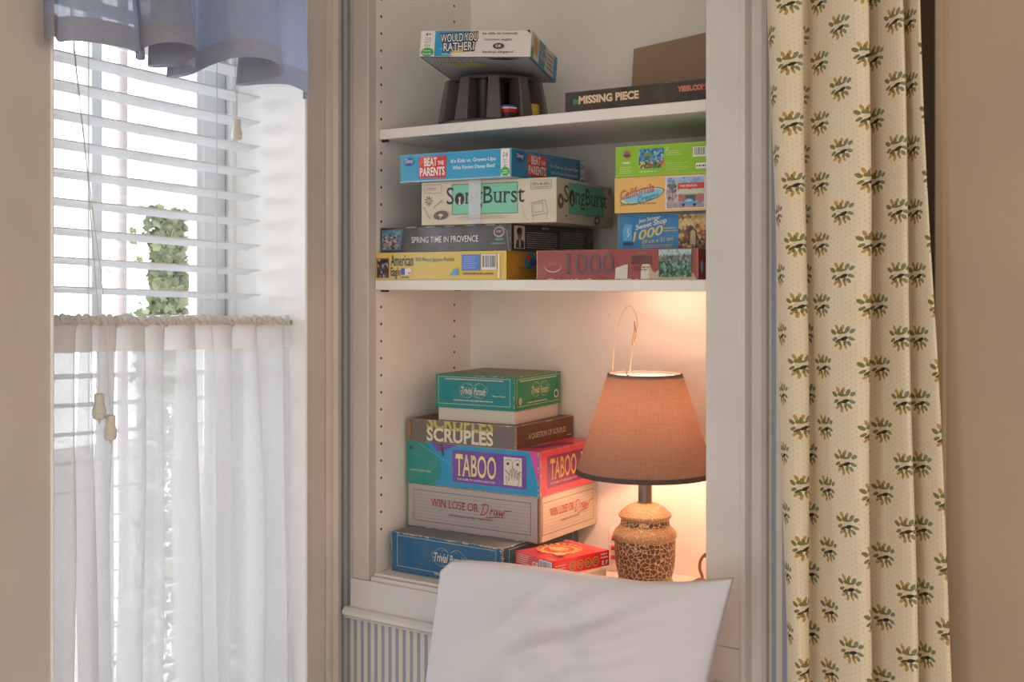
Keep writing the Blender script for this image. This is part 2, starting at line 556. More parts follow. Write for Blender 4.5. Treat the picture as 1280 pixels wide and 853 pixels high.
b = MB()
b.box(WX - 0.24, WX - 0.015, JR, JR + 0.02, z(-1.0), z(0.92))
b.box(WX - 0.24, WX + 0.012, JL - 0.02, JL, z(-1.0), z(0.92))
b.box(WX - 0.24, WX + 0.012, JL, JR, z(0.90), z(0.92))
b.box(WX - 0.26, WX + 0.03, JL, JR, z(-1.02), z(-0.98))
# parting stops
b.box(-1.756, -1.745, JR - 0.010, JR, z(-1.0), z(0.9))
b.box(-1.756, -1.745, JL, JL + 0.010, z(-1.0), z(0.9))
b.box(-1.586, -1.551, JR - 0.007, JR, z(-0.98), z(0.9), bev=0.0015)
b.box(-1.586, -1.551, JL, JL + 0.005, z(-0.98), z(0.9), bev=0.0015)
under(b.build('window_frame', M['jamb']), win)


def sash(name, xa, xb, za, zb, rail_lo, rail_hi):
    b = MB()
    st = 0.060
    b.box(xa, xb, JR - st, JR - 0.001, za, zb, bev=0.003)
    b.box(xa, xb, JL + 0.001, JL + st, za, zb, bev=0.003)
    b.box(xa, xb, JL + st, JR - st, za, za + rail_lo, bev=0.003)
    b.box(xa, xb, JL + st, JR - st, zb - rail_hi, zb, bev=0.003)
    # bead round the glass and the glazing bar
    b.box(xa + 0.008, xb - 0.004, JR - st - 0.012, JR - st, za + rail_lo, zb - rail_hi)
    b.box(xa + 0.008, xb - 0.004, JL + st, JL + st + 0.012, za + rail_lo, zb - rail_hi)
    mid = 1.326
    b.box(xa + 0.004, xb - 0.002, mid - 0.011, mid + 0.011, za + rail_lo, zb - rail_hi, bev=0.002)
    o = under(b.build(name, M['sash']), win)
    b = MB()
    b.box(xa + 0.014, xa + 0.017, JL + st, JR - st, za + rail_lo, zb - rail_hi)
    under(b.build('window_pane', M['glass']), win)


sash('upper_sash', -1.806, -1.772, z(-0.105), z(0.90), 0.040, 0.05)
sash('lower_sash', -1.770, -1.740, z(-0.98), z(-0.085), 0.07, 0.036)

# ------------------------------------------------------------------ outdoors
b = MB()
b.box(-12, WX - 0.26, -6, 16, -0.6, -0.5)
tag(b.build('ground', M['lawn']), kind='structure')
b = MB()
for k in range(26):
    z0 = -0.5 + k * 0.17
    b.prof_x([(5.4 + 0.0, z0), (5.4 + 0.028, z0), (5.4 + 0.006, z0 + 0.17), (5.4, z0 + 0.17)], -5.7, -2.8)
nb = b.build('neighbouring_house', M['siding'])
nb.rotation_euler = (0, 0, PI / 2)
nb.location = (-1.0, 6.5, 0)
tag(nb, 'pale clapboard house wall seen through the upper window panes', 'house')
p = on_x(221, 300, -2.9)
hw = (on_x(250, 300, -2.9).y - on_x(194, 300, -2.9).y) / 2
b = MB()
for k in range(22):
    z0 = -0.5 + k * 0.16
    b.box(p.x - 0.085, p.x + 0.085, p.y - hw, p.y + hw, z0, z0 + 0.155, bev=0.006)
b.box(p.x - 0.075, p.x + 0.075, p.y - hw + 0.01, p.y + hw - 0.01, -0.5, 3.0)
tag(b.build('porch_column', M['porch']), 'white boarded porch column behind the ivy outside the window', 'column')
pp = p.copy()
b = MB(); q = on_x(152, 300, -3.6)
b.tube([(q.x, q.y + 0.02, -0.5), (q.x, q.y, 1.4), (q.x, q.y + 0.01, 3.4)], 0.019, 12)
tag(b.build('downpipe', M['post'], smooth='auto'), 'slim grey pipe standing outside, left of the ivy', 'pipe')
b = MB(); rr = random.Random(3); IY = on_x(203, 300, -2.8).y
for k in range(1500):
    zz = rr.uniform(0.2, 1.2) if k < 700 else rr.uniform(1.1, 1.66)
    h = (zz - 0.2) / 1.75
    wd = 0.105 * (1.05 - 0.55 * max(0, h))
    a = rr.gauss(0, 0.5)
    cx, cy = pp.x + 0.115 + rr.uniform(0, 0.035), IY + rr.uniform(-wd, wd * 0.75)
    if rr.random() < 0.06: cy -= rr.uniform(0.03, 0.15)
    s_ = rr.uniform(0.012, 0.024)
    m = Matrix.Translation((cx, cy, zz)) @ Matrix.Rotation(rr.uniform(-0.9, 0.9), 4, 'Z') @ Matrix.Rotation(rr.uniform(-0.8, 0.8), 4, 'Y') @ Matrix.Rotation(rr.uniform(0, 6.3), 4, 'X')
    lf = [(0, 0, -1), (0.1, 0.75, -0.55), (0, 0.45, 0.05), (0.1, 0.7, 0.5), (0, 0.1, 0.5), (0, 0, 1.1), (0, -0.1, 0.5), (0.1, -0.7, 0.5), (0, -0.45, 0.05), (0.1, -0.75, -0.55)]
    b.add([m @ (Vector(v) * s_) for v in lf], [list(range(10))], 0 if rr.random() < 0.6 else 1)
tag(b.build('ivy', [M['leaf'], M['leaf2']]), 'green ivy climbing beside the white porch column outdoors', 'ivy', kind='stuff')

# ------------------------------------------------------------------ bookcase
bc = empty('bookcase', (OPL, FRONT, z(-0.66)), label='built-in white bookcase with pin-hole sides and two adjustable shelves', cat='bookcase')
SB = -0.567
b = MB(); b.box(OPL - 0.020, OPL - 0.001, FRONT + 0.0235, BACK + 0.01, z(SB - 0.02), z(0.80))
for yy, ztop in ((1.770, 0.62), (2.010, 0.62)):
    k = 0
    zz = ztop
    while zz > SB + 0.05:
        vs = [(OPL - 0.0006, yy + 0.0024 * math.cos(t * PI / 6), z(zz) + 0.0028 * math.sin(t * PI / 6)) for t in range(12)]
        b.add(vs + [(v[0] - 0.0004, v[1], v[2]) for v in vs], [list(range(12)), list(range(12, 24))[::-1]] + [[t, (t + 1) % 12, 12 + (t + 1) % 12, 12 + t] for t in range(12)], 1)
        zz -= 0.0335
b.build('side_panel', [M['case'], M['dark']], None) 
sp_ = C.objects[-1]; under(sp_, bc)
b = MB(); b.box(OPR + 0.012, OPR + 0.030, FRONT + 0.0205, BACK + 0.01, z(SB - 0.02), z(0.80))
under(b.build('side_panel', M['case']), bc)
b = MB(); b.box(OPL - 0.02, OPR + 0.03, BACK, BACK + 0.010, z(SB - 0.02), z(0.80))
under(b.build('back_panel', M['backpaint']), bc)
b = MB(); b.box(OPL - 0.02, OPR + 0.03, FRONT + 0.02, BACK + 0.01, z(0.80), z(0.82))
under(b.build('top_board', M['case']), bc)
b = MB(); b.box(OPL - 0.001, OPR + 0.012, FRONT + 0.016, BACK, z(SB - 0.02), z(SB), bev=0.002)
under(b.build('bottom_board', M['case']), bc)
b = MB(); b.box(-1.5315, OPL, FRONT, FRONT + 0.023, z(-0.578), 2.6, bev=0.0015)
under(b.build('stile', M['casing']), bc)  # same trim as the right stile, with dim light in its colour
b = MB(); b.box(OPR, x0 + 0.002, FRONT, FRONT + 0.020, z(-0.578), 2.6, bev=0.0015)
under(b.build('stile', M['trim']), bc)
b = MB(); b.box(-1.5378, x0 + 0.002, FRONT - 0.001, FRONT + 0.018, z(-0.655), z(-0.5785), bev=0.0012)
b.box(-1.49, OPR, FRONT + 0.004, FRONT + 0.018, z(-0.579), z(-0.5705), bev=0.001)
under(b.build('bottom_rail', M['trim']), bc)
b = MB()
b.prof_x([(FRONT, z(-0.633)), (FRONT - 0.010, z(-0.634)), (FRONT - 0.016, z(-0.640)), (FRONT - 0.016, z(-0.647)), (FRONT - 0.009, z(-0.652)), (FRONT - 0.007, z(-0.656)), (FRONT + 0.002, z(-0.656))], -1.545, x0 + 0.002)
under(b.build('moulding', M['trim']), bc)
for nm, zt, y0 in (('shelf', 0.0030, 1.7485), ('shelf', 0.2965, 1.762)):
    b = MB(); b.box(OPL + 0.001, -0.7935, y0, BACK - 0.002, z(zt - 0.0195), z(zt), bev=0.0012)
    under(b.build(nm, M['case']), bc)
    for yy in (1.772, 2.010):
        for xx, sgn in ((OPL, 1), (OPR + 0.012, -1)):
            b = MB(); b.box(min(xx, xx + sgn * 0.016), max(xx, xx + sgn * 0.016), yy - 0.003, yy + 0.003, z(zt - 0.0235), z(zt - 0.0196), bev=0.001)
            under(b.build('shelf_pin', M['dark']), bc)

# ------------------------------------------------------------------ lettering
_txt = {}


def glyphs(s, bold=0.0, shear=0.0, serif=False):
    key = (s, bold, shear, serif)
    if key in _txt: return _txt[key]
    cu = bpy.data.curves.new('lettering', 'FONT')
    cu.body = s; cu.size = 1.0; cu.offset = bold; cu.shear = shear; cu.resolution_u = 3
    ob = bpy.data.objects.new('lettering', cu)
    me = ob.to_mesh()
    V = [(v.co.x, v.co.y) for v in me.vertices]
    F_ = [list(p.vertices) for p in me.polygons]
    if serif:
        cnt = {}
        for f in F_:
            for i in range(len(f)):
                e = tuple(sorted((f[i], f[(i + 1) % len(f)]))); cnt[e] = cnt.get(e, 0) + 1
        ys = [v[1] for v in V]; top = max(ys)
        caps = sorted({round(v[1], 2) for v in V})
        for (a, c), n in cnt.items():
            if n != 1: continue
            (xa, ya), (xb, yb) = V[a], V[c]
            if abs(ya - yb) < 0.004 and 0.04 < abs(xa - xb) < 0.30 and (abs(ya) < 0.03 or ya > 0.45):
                l, r = min(xa, xb) - 0.045, max(xa, xb) + 0.045
                dn = ya < 0.1
                k = len(V)
                h0, h1 = (ya, ya + 0.045) if dn else (ya - 0.045, ya)
                V += [(l, h0), (r, h0), (r, h1), (l, h1)]; F_.append([k, k + 1, k + 2, k + 3])
    ob.to_mesh_clear()
    bpy.data.objects.remove(ob); bpy.data.curves.remove(cu)
    _txt[key] = (V, F_)
    return _txt[key]


def clip(poly, axis, lim, keep_below=True):
    out = []
    n = len(poly)
    for i in range(n):
        a, b_ = poly[i], poly[(i + 1) % n]
        ia = (a[axis] <= lim) == keep_below; ib = (b_[axis] <= lim) == keep_below
        if ia: out.append(a)
        if ia != ib:
            t = (lim - a[axis]) / (b_[axis] - a[axis])
            out.append(tuple(a[k] + t * (b_[k] - a[k]) for k in (0, 1)))
    return out


class Face:
    """one printed side of a box; coordinates run 0..1 from its lower left"""
    def __init__(s, mb, o, du, dv, n):
        s.mb = mb; s.o = Vector(o); s.du = Vector(du); s.dv = Vector(dv); s.n = Vector(n); s.lay = 0
        s.W = s.du.length; s.H = s.dv.length

    def up(s): s.lay += 1; return s

    def P(s, u, v): return s.o + s.du * u + s.dv * v + s.n * (0.00012 * (s.lay + 1))

    def poly(s, pts, col):
        for ax in (0, 1):
            for lim, kb in ((0.004, False), (0.996, True)):
                if len(pts) >= 3: pts = clip(pts, ax, lim, kb)
        if len(pts) >= 3: s.mb.add([s.P(*p) for p in pts], [list(range(len(pts)))], 0, col)

    def rect(s, u0, v0, u1, v1, col, new=True):
        if new: s.up()
        s.poly([(u0, v0), (u1, v0), (u1, v1), (u0, v1)], col)

    def shape(s, pts, col):
        s.up(); s.mb.add([s.P(*p) for p in pts], [list(range(len(pts)))], 0, col)

    def ell(s, cu, cv, ru, rv, col, n=20, rot=0.0, new=True):
        if new: s.up()
        ca, sa = math.cos(rot), math.sin(rot)
        asp = s.W / s.H
        pts = []
        for k in range(n):
            a, b_ = ru * math.cos(2 * PI * k / n), rv * math.sin(2 * PI * k / n)
            pts.append((cu + a * ca - b_ * sa, cv + (a * sa + b_ * ca) * asp))
        s.poly(pts, col)

    def line(s, pts, wmm, col, closed=False, new=True):
        if new: s.up()
        q = [Vector((p[0] * s.W, p[1] * s.H)) for p in pts]
        if closed: q.append(q[0])
        h = wmm * 0.0005
        for a, b_ in zip(q[:-1], q[1:]):
            d = b_ - a
            if d.length < 1e-7: continue
            d.normalize(); nn = Vector((-d.y, d.x)) * h; e = d * h * 0.6
            s.poly([((p.x) / s.W, (p.y) / s.H) for p in (a - e - nn, b_ + e - nn, b_ + e + nn, a - e + nn)], col)

    def frame(s, u0, v0, u1, v1, wmm, col): s.line([(u0, v0), (u1, v0), (u1, v1), (u0, v1)], wmm, col, True)

    def text(s, t, u0, v0, u1, v1, col, bold=0.0, shear=0.0, serif=False, outline=None, oamt=0.05, rot=0.0, ref=None):
        V, F_ = glyphs(ref or t, bold, shear, serif)
        xs = [v[0] for v in V]; ys = [v[1] for v in V]
        xa, xb, ya, yb = min(xs), max(xs), min(ys), max(ys)

        def put(V, F_, c):
            s.up()
            ca, sa = math.cos(rot), math.sin(rot)
            cu, cv = (u0 + u1) / 2, (v0 + v1) / 2
            P_ = []
            for x, y in V:
                u = u0 + (x - xa) / (xb - xa) * (u1 - u0); v = v0 + (y - ya) / (yb - ya) * (v1 - v0)
                if rot:
                    a, b_ = (u - cu) * s.W, (v - cv) * s.H
                    u, v = cu + (a * ca - b_ * sa) / s.W, cv + (a * sa + b_ * ca) / s.H
                P_.append((u, v))
            for f in F_: s.poly([P_[i] for i in f], c)
        if outline: put(*glyphs(t, bold + oamt, shear, serif), outline)
        put(*glyphs(t, bold, shear, serif), col)

    def greek(s, u0, v0, u1, v1, rows, col, seed=0, fill=0.5, ragged=0.25):
        s.up(); r = random.Random(seed)
        h = (v1 - v0) / rows
        for k in range(rows):
            v = v1 - h * (k + 0.75); u = u0
            end = u1 - (u1 - u0) * r.uniform(0, ragged)
            while u < end:
                l = min(r.uniform(0.008, 0.03) * 0.12 / s.W, end - u)
                s.poly([(u, v), (u + l, v), (u + l, v + h * fill), (u, v + h * fill)], col); u += l + 0.0012 / s.W

    def barcode(s, u0, v0, u1, v1, seed=0, bg=(0.75, 0.73, 0.70, 1)):
        s.rect(u0, v0, u1, v1, bg); s.up(); r = random.Random(seed)
        d = u1 - u0; u = u0 + d * 0.08
        while u < u1 - d * 0.1:
            l = d * r.choice((0.015, 0.03, 0.05)); s.poly([(u, v0 + (v1 - v0) * 0.18), (u + l, v0 + (v1 - v0) * 0.18), (u + l, v1 - (v1 - v0) * 0.08), (u, v1 - (v1 - v0) * 0.08)], (0.04, 0.04, 0.04, 1))
            u += l + d * r.choice((0.02, 0.035, 0.05))

    def pic(s, u0, v0, u1, v1, nx, ny, fn):
        """a small printed picture: soft overlapping dabs of colour"""
        r = random.Random(nx * 31 + ny)
        s.rect(u0, v0, u1, v1, fn(0.5, 0.5))
        cu, cv = (u1 - u0) / nx, (v1 - v0) / ny
        for lay in (0, 1):
            s.up()
            cells = [(i, j) for i in range(nx) for j in range(ny) if (i + j) % 2 == lay]
            for i, j in cells:
                x, y = u0 + cu * (i + 0.5 + r.uniform(-.3, .3)), v0 + cv * (j + 0.5 + r.uniform(-.3, .3))
                k = r.uniform(0.7, 1.15); a0 = r.uniform(0, 6)
                pts = [(x + cu * k * math.cos(a0 + q * PI / 3.5) * r.uniform(.8, 1.1), y + cv * k * math.sin(a0 + q * PI / 3.5) * r.uniform(.8, 1.1)) for q in range(7)]
                for ax, lo, hi in ((0, u0, u1), (1, v0, v1)):
                    for lim, kb in ((lo, False), (hi, True)):
                        if len(pts) >= 3: pts = clip(pts, ax, lim, kb)
                if len(pts) >= 3: s.poly(pts, fn((i + .5) / nx, (j + .5) / ny))

    def wear(s, edge, col, seed=0, n=22, depth=0.0022):
        """rubbed paper along one edge: 't','b','l','r'"""
        s.up(); r = random.Random(seed)
        for k in range(n):
            a = r.random(); l = r.uniform(0.006, 0.05); d = r.uniform(0.2, 1.0) * depth
            L_ = [(a, 0), (a + l, 0), (a + l * r.uniform(0.6, 0.9), d), (a + l * r.uniform(0.2, 0.4), d * r.uniform(0.4, 1))]
            pts = []
            for t, q in L_:
                t = min(0.996, t)
                if edge == 't': pts.append((t, 0.997 - q / s.H))
                elif edge == 'b': pts.append((t, 0.003 + q / s.H))
                elif edge == 'l': pts.append((0.003 + q / s.W, t))
                else: pts.append((0.997 - q / s.W, t))
            s.poly(pts, col)

    def swirl(s, cu, cv, w_, h_, col, wmm=0.7):
        """pen flourishes above and below a title"""
        asp = s.W / s.H
        for sg in (-1, 1):
            for vv, ht in ((1, 1.0), (-1, 0.8)):
                pts = []
                for k in range(14):
                    t = k / 13
                    pts.append((cu + sg * w_ * (0.03 + 0.40 * t), cv + vv * h_ * ht * (0.34 + 0.20 * math.sin(PI * t * 1.1))))
                r0 = 0.17 * h_ * ht
                cx, cy = pts[-1][0], pts[-1][1] - vv * r0
                for k in range(1, 22):
                    a = k / 21 * 2.3 * PI
                    r = r0 * (1 - 0.62 * k / 21)
                    pts.append((cx + sg * r * math.sin(a) / asp, cy + vv * r * math.cos(a)))
                s.line(pts, wmm, col)
                s.line([(cu + sg * w_ * (0.06 + 0.16 * k / 9), cv + vv * h_ * ht * (0.36 + 0.10 * math.sin(PI * k / 9))) for k in range(10)], wmm * 0.8, col)


PAPER = rgb(214, 200, 178)


class Box:
    def __init__(s, name, Mx, My, phi, w_, l_, zb, H, cols, bev=0.0010, inset=0.0, edge=None):
        s.name = name; s.loc = (Mx, My, z(zb)); s.phi = R(phi)
        s.mb = MB(); s.w, s.l, s.h = w_, l_, H
        bm = bmesh.new()
        i = inset
        vs = [bm.verts.new((x, y, q)) for x in (-w_ + i, -i) for y in (i, l_ - i) for q in (0, H)]
        for q in ((0, 1, 3, 2), (4, 6, 7, 5), (0, 4, 5, 1), (2, 3, 7, 6), (0, 2, 6, 4), (1, 5, 7, 3)): bm.faces.new([vs[k] for k in q])
        bmesh.ops.bevel(bm, geom=bm.edges[:], offset=bev, segments=2, profile=0.6, affect='EDGES')
        bm.normal_update()
        for f in bm.faces:
            n = f.normal
            side = 'e'
            if n.y < -0.98: side = 'f'
            elif n.x > 0.98: side = 'r'
            elif n.z > 0.98: side = 't'
            elif n.z < -0.98: side = 'b'
            elif n.x < -0.98: side = 'l'
            elif n.y > 0.98: side = 'k'
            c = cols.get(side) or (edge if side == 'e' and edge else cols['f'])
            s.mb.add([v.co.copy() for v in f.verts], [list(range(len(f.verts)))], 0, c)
        bm.free()
        s.F = Face(s.mb, (-w_ + i, i, 0), (w_ - 2 * i, 0, 0), (0, 0, H), (0, -1, 0))
        s.R = Face(s.mb, (-i, i, 0), (0, l_ - 2 * i, 0), (0, 0, H), (1, 0, 0))
        s.T = Face(s.mb, (-w_ + i, i, H), (w_ - 2 * i, 0, 0), (0, l_ - 2 * i, 0), (0, 0, 1))
        s.B = Face(s.mb, (-w_ + i, i, 0), (w_ - 2 * i, 0, 0), (0, l_ - 2 * i, 0), (0, 0, -1))

    def place(s, mat, label, cat, group=None, rot=None):
        o = s.mb.build(s.name, mat, color=True)
        o.location = s.loc; o.rotation_euler = rot or (0, 0, s.phi)
        return tag(o, label, cat, group)


CREAM = rgb(226, 214, 186)
WHITE = rgb(232, 228, 220)
INK = rgb(38, 34, 34)
GB = 'game boxes stacked beside the lamp'
PB = 'boxes on the middle shelf'


def pursuit(F, txt_col=CREAM, sub=True, cu=0.48, cw=0.38):
    F.text('Trivial', cu - cw * 0.40, 0.43, cu + cw * 0.0, 0.65, txt_col, 0.012, 0.35)
    F.text('Pursuit', cu + cw * 0.03, 0.42, cu + cw * 0.43, 0.64, txt_col, 0.012, 0.35)
    F.swirl(cu + 0.01, 0.53, cw, 0.46, txt_col, 0.45)


# --- bottom stack, from the shelf up
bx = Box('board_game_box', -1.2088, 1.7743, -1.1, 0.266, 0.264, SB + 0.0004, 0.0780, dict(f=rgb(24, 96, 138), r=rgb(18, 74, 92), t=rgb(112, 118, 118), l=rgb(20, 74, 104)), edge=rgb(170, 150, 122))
F = bx.F
F.frame(0.055, 0.16, 0.945, 0.92, 0.9, rgb(196, 206, 200))
pursuit(F, CREAM, cu=0.53, cw=0.32)
F.text('"Who enjoys infinite entertainment?', 0.40, 0.14 - 0.06, 0.80, 0.22 - 0.06, CREAM, 0.015, 0.2)
F.wear('t', PAPER, 1, 60, 0.003); F.wear('b', PAPER, 2, 26); F.wear('l', PAPER, 3, 14, 0.004); F.wear('r', PAPER, 4, 20, 0.005)
bx.R.frame(0.08, 0.16, 0.92, 0.92, 0.9, rgb(180, 190, 176)); bx.R.wear('l', rgb(206, 168, 112), 5, 26, 0.006); bx.R.wear('t', PAPER, 6, 26, 0.003)
bx.T.wear('b', PAPER, 7, 40, 0.004); bx.T.frame(0.04, 0.05, 0.96, 0.95, 1.0, rgb(150, 150, 140))
bx.place(M['card'], 'worn blue game box with cream flourishes, lowest in the stack beside the lamp', 'game box', GB)

bx = Box('board_game_box', -1.1721, 1.8443, 0.85, 0.310, 0.219, -0.4884, 0.0852, dict(f=rgb(178, 170, 166), r=rgb(178, 166, 146), t=rgb(170, 160, 150)), edge=rgb(150, 132, 108))  # silver all round; right end tinted tan, the lamp's warmth put into its colour
RED = rgb(176, 30, 52)
DRAW = [[(0.00, 0.05), (0.14, 0.95)], [(0.02, 0.80), (0.16, 0.98), (0.28, 0.90), (0.30, 0.62), (0.22, 0.25), (0.08, 0.04), (-0.02, 0.06)],
        [(0.36, 0.10), (0.42, 0.55), (0.44, 0.42), (0.52, 0.58)], [(0.66, 0.55), (0.56, 0.50), (0.52, 0.22), (0.60, 0.12), (0.68, 0.50), (0.66, 0.14), (0.72, 0.12)],
        [(0.76, 0.58), (0.76, 0.14), (0.86, 0.42), (0.87, 0.12), (0.98, 0.60), (1.25, 0.66)], [(0.20, -0.16), (0.60, -0.02), (0.90, 0.0)]]
for F, u, tw in ((bx.F, (0.185, 0.555, 0.575, 0.755), 1.0), (bx.R, (0.16, 0.57, 0.59, 0.85), 0.85)):
    F.frame(0.045, 0.155, 0.935, 0.86, 0.9, INK)
    for k in range(8): F.line([(0.05, 0.23 + k * 0.077), (0.93, 0.23 + k * 0.077)], 0.35, rgb(112, 106, 102))
    F.text('WIN LOSE OR', u[0], 0.52, u[1], 0.70, RED, 0.0, 0.0, True)
    for st in DRAW: F.line([(u[2] + (u[3] - u[2]) * a, 0.46 + 0.27 * c_) for a, c_ in st], 1.5, RED)
    F.text('The Party Edition Of The TV Game Show', 0.33, 0.335, 0.66, 0.395, rgb(70, 64, 62), 0.01, 0.2)
bx.F.rect(0.987, 0.0, 0.996, 1.0, rgb(120, 66, 40)); bx.F.line([(0.985, 0.02), (0.972, 0.95)], 0.8, rgb(200, 190, 178))
bx.R.rect(0.004, 0.0, 0.018, 1.0, rgb(126, 74, 44)); bx.R.wear('r', PAPER, 9, 14, 0.006)
bx.F.wear('t', PAPER, 12, 14); bx.F.wear('b', PAPER, 13, 10)
bx.place(M['card'], 'silver grey game box with red title, second from bottom in the stack by the lamp', 'game box', GB)

TEAL, BLUE, PURP, PINK, CORAL = rgb(8, 142, 134), rgb(10, 146, 198), rgb(112, 62, 160), rgb(214, 70, 160), rgb(240, 72, 92)
bx = Box('board_game_box', -1.1725, 1.8453, 0.99, 0.314, 0.219, -0.4030, 0.0848, dict(f=BLUE, r=CORAL, t=CORAL, l=TEAL), edge=rgb(190, 150, 140))
F = bx.F
F.up(); F.poly([(0, 0), (0.22, 0), (0.28, 0.35), (0.265, 0.62), (0.14, 1), (0, 1)], TEAL)
F.up(); F.poly([(0.20, 0.99), (0.40, 0.99), (0.31, 0.86), (0.25, 0.80)], PURP)
F.up(); F.poly([(0.93, 0.99), (1, 0.99), (1, 0.30), (0.985, 0.3)], PINK)
F.line([(0.10, 0.95), (0.20, 0.78), (0.27, 0.66), (0.31, 0.60), (0.36, 0.50)], 0.8, rgb(150, 190, 190))
F.shape([(0.265, 0.99), (0.285, 0.99), (0.30, 0.74), (0.29, 0.70), (0.275, 0.80)], rgb(86, 62, 50))
F.rect(0.365, 0.14, 0.905, 0.88, PURP)
F.text('TABOO', 0.385, 0.285, 0.690, 0.80, rgb(236, 214, 140), 0.012, 0.0, True, outline=rgb(60, 34, 70), oamt=0.016)
F.text('THE GAME OF UNSPEAKABLE FUN', 0.40, 0.195, 0.68, 0.245, rgb(226, 208, 214), 0.01)
F.rect(0.745, 0.20, 0.875, 0.83, rgb(222, 212, 196))
f2 = F
for pts, wd, c_ in (([(0.755, 0.74), (0.775, 0.78), (0.80, 0.76)], 0.9, INK), ([(0.825, 0.76), (0.85, 0.79), (0.868, 0.75)], 0.9, INK),
                    ([(0.812, 0.74), (0.808, 0.60), (0.815, 0.56)], 0.8, INK),
                    ([(0.757, 0.54), (0.772, 0.48), (0.787, 0.44)], 1.6, RED), ([(0.847, 0.47), (0.857, 0.50), (0.866, 0.52)], 1.6, RED),
                    ([(0.770, 0.22), (0.762, 0.38), (0.768, 0.40), (0.785, 0.30)], 0.7, INK), ([(0.785, 0.30), (0.793, 0.55), (0.802, 0.56), (0.806, 0.36)], 0.7, INK),
                    ([(0.806, 0.36), (0.814, 0.58), (0.823, 0.58), (0.824, 0.36)], 0.7, INK), ([(0.824, 0.36), (0.836, 0.55), (0.844, 0.54), (0.842, 0.34)], 0.7, INK),
                    ([(0.842, 0.34), (0.858, 0.48), (0.864, 0.46), (0.85, 0.22)], 0.7, INK)):
    F.line(pts, wd, c_)
for u in (0.778, 0.848): F.ell(u, 0.685, 0.013, 0.009, rgb(150, 150, 150)); F.ell(u, 0.685, 0.006, 0.008, INK)
F.text('A PARTY BRAINY GAME', 0.04, 0.30, 0.20, 0.345, CREAM, 0.01); F.rect(0.035, 0.80, 0.058, 0.88, rgb(6, 70, 96))
F.wear('l', PAPER, 21, 10); F.wear('r', PAPER, 22, 14, 0.004); F.wear('b', PAPER, 23, 16)
F = bx.R
F.rect(0.115, 0.16, 1.0, 0.86, rgb(150, 40, 110))
F.text('TABOO', 0.16, 0.32, 0.62, 0.80, rgb(240, 192, 96), 0.012, 0.0, True)
F.text('THE GAME OF UNSPEAKABLE FUN', 0.17, 0.22, 0.62, 0.275, rgb(236, 190, 170), 0.01)
F.rect(0.70, 0.24, 0.90, 0.80, rgb(226, 210, 190))
F.wear('l', PAPER, 24, 16, 0.004); F.wear('t', PAPER, 25, 8)
T = bx.T
T.up(); T.poly([(0.55, 0.02), (0.97, 0.02), (0.97, 0.5), (0.80, 0.9), (0.6, 0.6)], rgb(232, 64, 84))
T.up(); T.poly([(0.80, 0.02), (0.93, 0.25), (0.97, 0.7), (0.88, 0.6)], rgb(120, 48, 130))
T.up(); T.poly([(0.02, 0.02), (0.80, 0.02), (0.6, 0.3), (0.02, 0.3)], rgb(20, 140, 170))
bx.place(M['gloss'], 'turquoise, blue and purple game box with a coral pink end, third up beside the lamp', 'game box', GB)

bx = Box('board_game_box', -1.2249, 1.8443, 1.51, 0.2584, 0.219, -0.3182, 0.0445, dict(f=rgb(112, 104, 98), r=rgb(98, 66, 42), t=rgb(96, 76, 58)), edge=rgb(150, 132, 112))
F = bx.F
F.text('SCRUPLES', 0.19, 0.58, 0.80, 1.30, rgb(198, 186, 92), 0.03, 0, True)
F.text('SCRUPLES', 0.19, 0.06, 0.80, 0.68, CREAM, 0.03, 0, True, outline=rgb(112, 104, 98), oamt=0.02)
F.shape([(0.004, 0.03), (0.004, 0.97), (0.03, 0.95), (0.055, 0.80), (0.045, 0.40), (0.03, 0.10)], rgb(150, 108, 74)); F.line([(0.03, 0.95), (0.05, 0.5), (0.035, 0.08)], 1.2, rgb(82, 60, 44))
F.wear('t', PAPER, 31, 16); F.wear('r', PAPER, 32, 10, 0.003)
F = bx.R
F.text('A QUESTION OF SCRUPLES', 0.20, 0.30, 0.86, 0.58, CREAM, 0.0, 0, True); F.greek(0.88, 0.13, 0.97, 0.22, 1, CREAM, 33)
F.wear('l', PAPER, 34, 10, 0.003); F.wear('t', PAPER, 35, 10)
bx.place(M['card'], 'flat brown and grey game box with big cream capitals under the green box', 'game box', GB)

root = empty('board_game_box', (-1.2374, 1.8590, z(-0.2736)), R(4.4), label='small green lidded game box with white tray, topmost of the stack beside the lamp', cat='game box', group=GB)
bx = Box('tray', 0, 0, 0, 0.178, 0.188, 0, 0.0300, dict(f=rgb(206, 196, 182)), inset=0.003)
o = bx.place(M['card'], None, None); o.parent = root; o.location = (0, 0, 0); o['label'] = 'plain white tray showing below the lid'
GRN = rgb(10, 132, 112)
bx = Box('lid', 0, 0, 0, 0.180, 0.190, 0, 0.0655, dict(f=rgb(14, 132, 136), r=rgb(10, 136, 92), t=rgb(118, 132, 104), l=GRN), edge=rgb(120, 140, 96))
F = bx.F
F.rect(0.004, 0.0, 0.03, 1, GRN); F.rect(0.955, 0.0, 0.996, 1, GRN); F.rect(0, 0.93, 1, 1, GRN); F.rect(0, 0.0, 1, 0.05, GRN)
F.frame(0.04, 0.13, 0.94, 0.93, 0.7, CREAM); F.greek(0.12, 0.84, 0.87, 0.89, 1, CREAM, 41, 0.7, 0.02)
pursuit(F, CREAM, cu=0.48, cw=0.36); F.text('Master Game', 0.73, 0.40, 0.89, 0.45, CREAM, 0.01); F.greek(0.24, 0.22, 0.74, 0.27, 1, CREAM, 42, 0.7, 0.02)
F.wear('t', PAPER, 43, 18, 0.0015); F.wear('l', PAPER, 44, 8); F.wear('r', PAPER, 45, 14)
F = bx.R
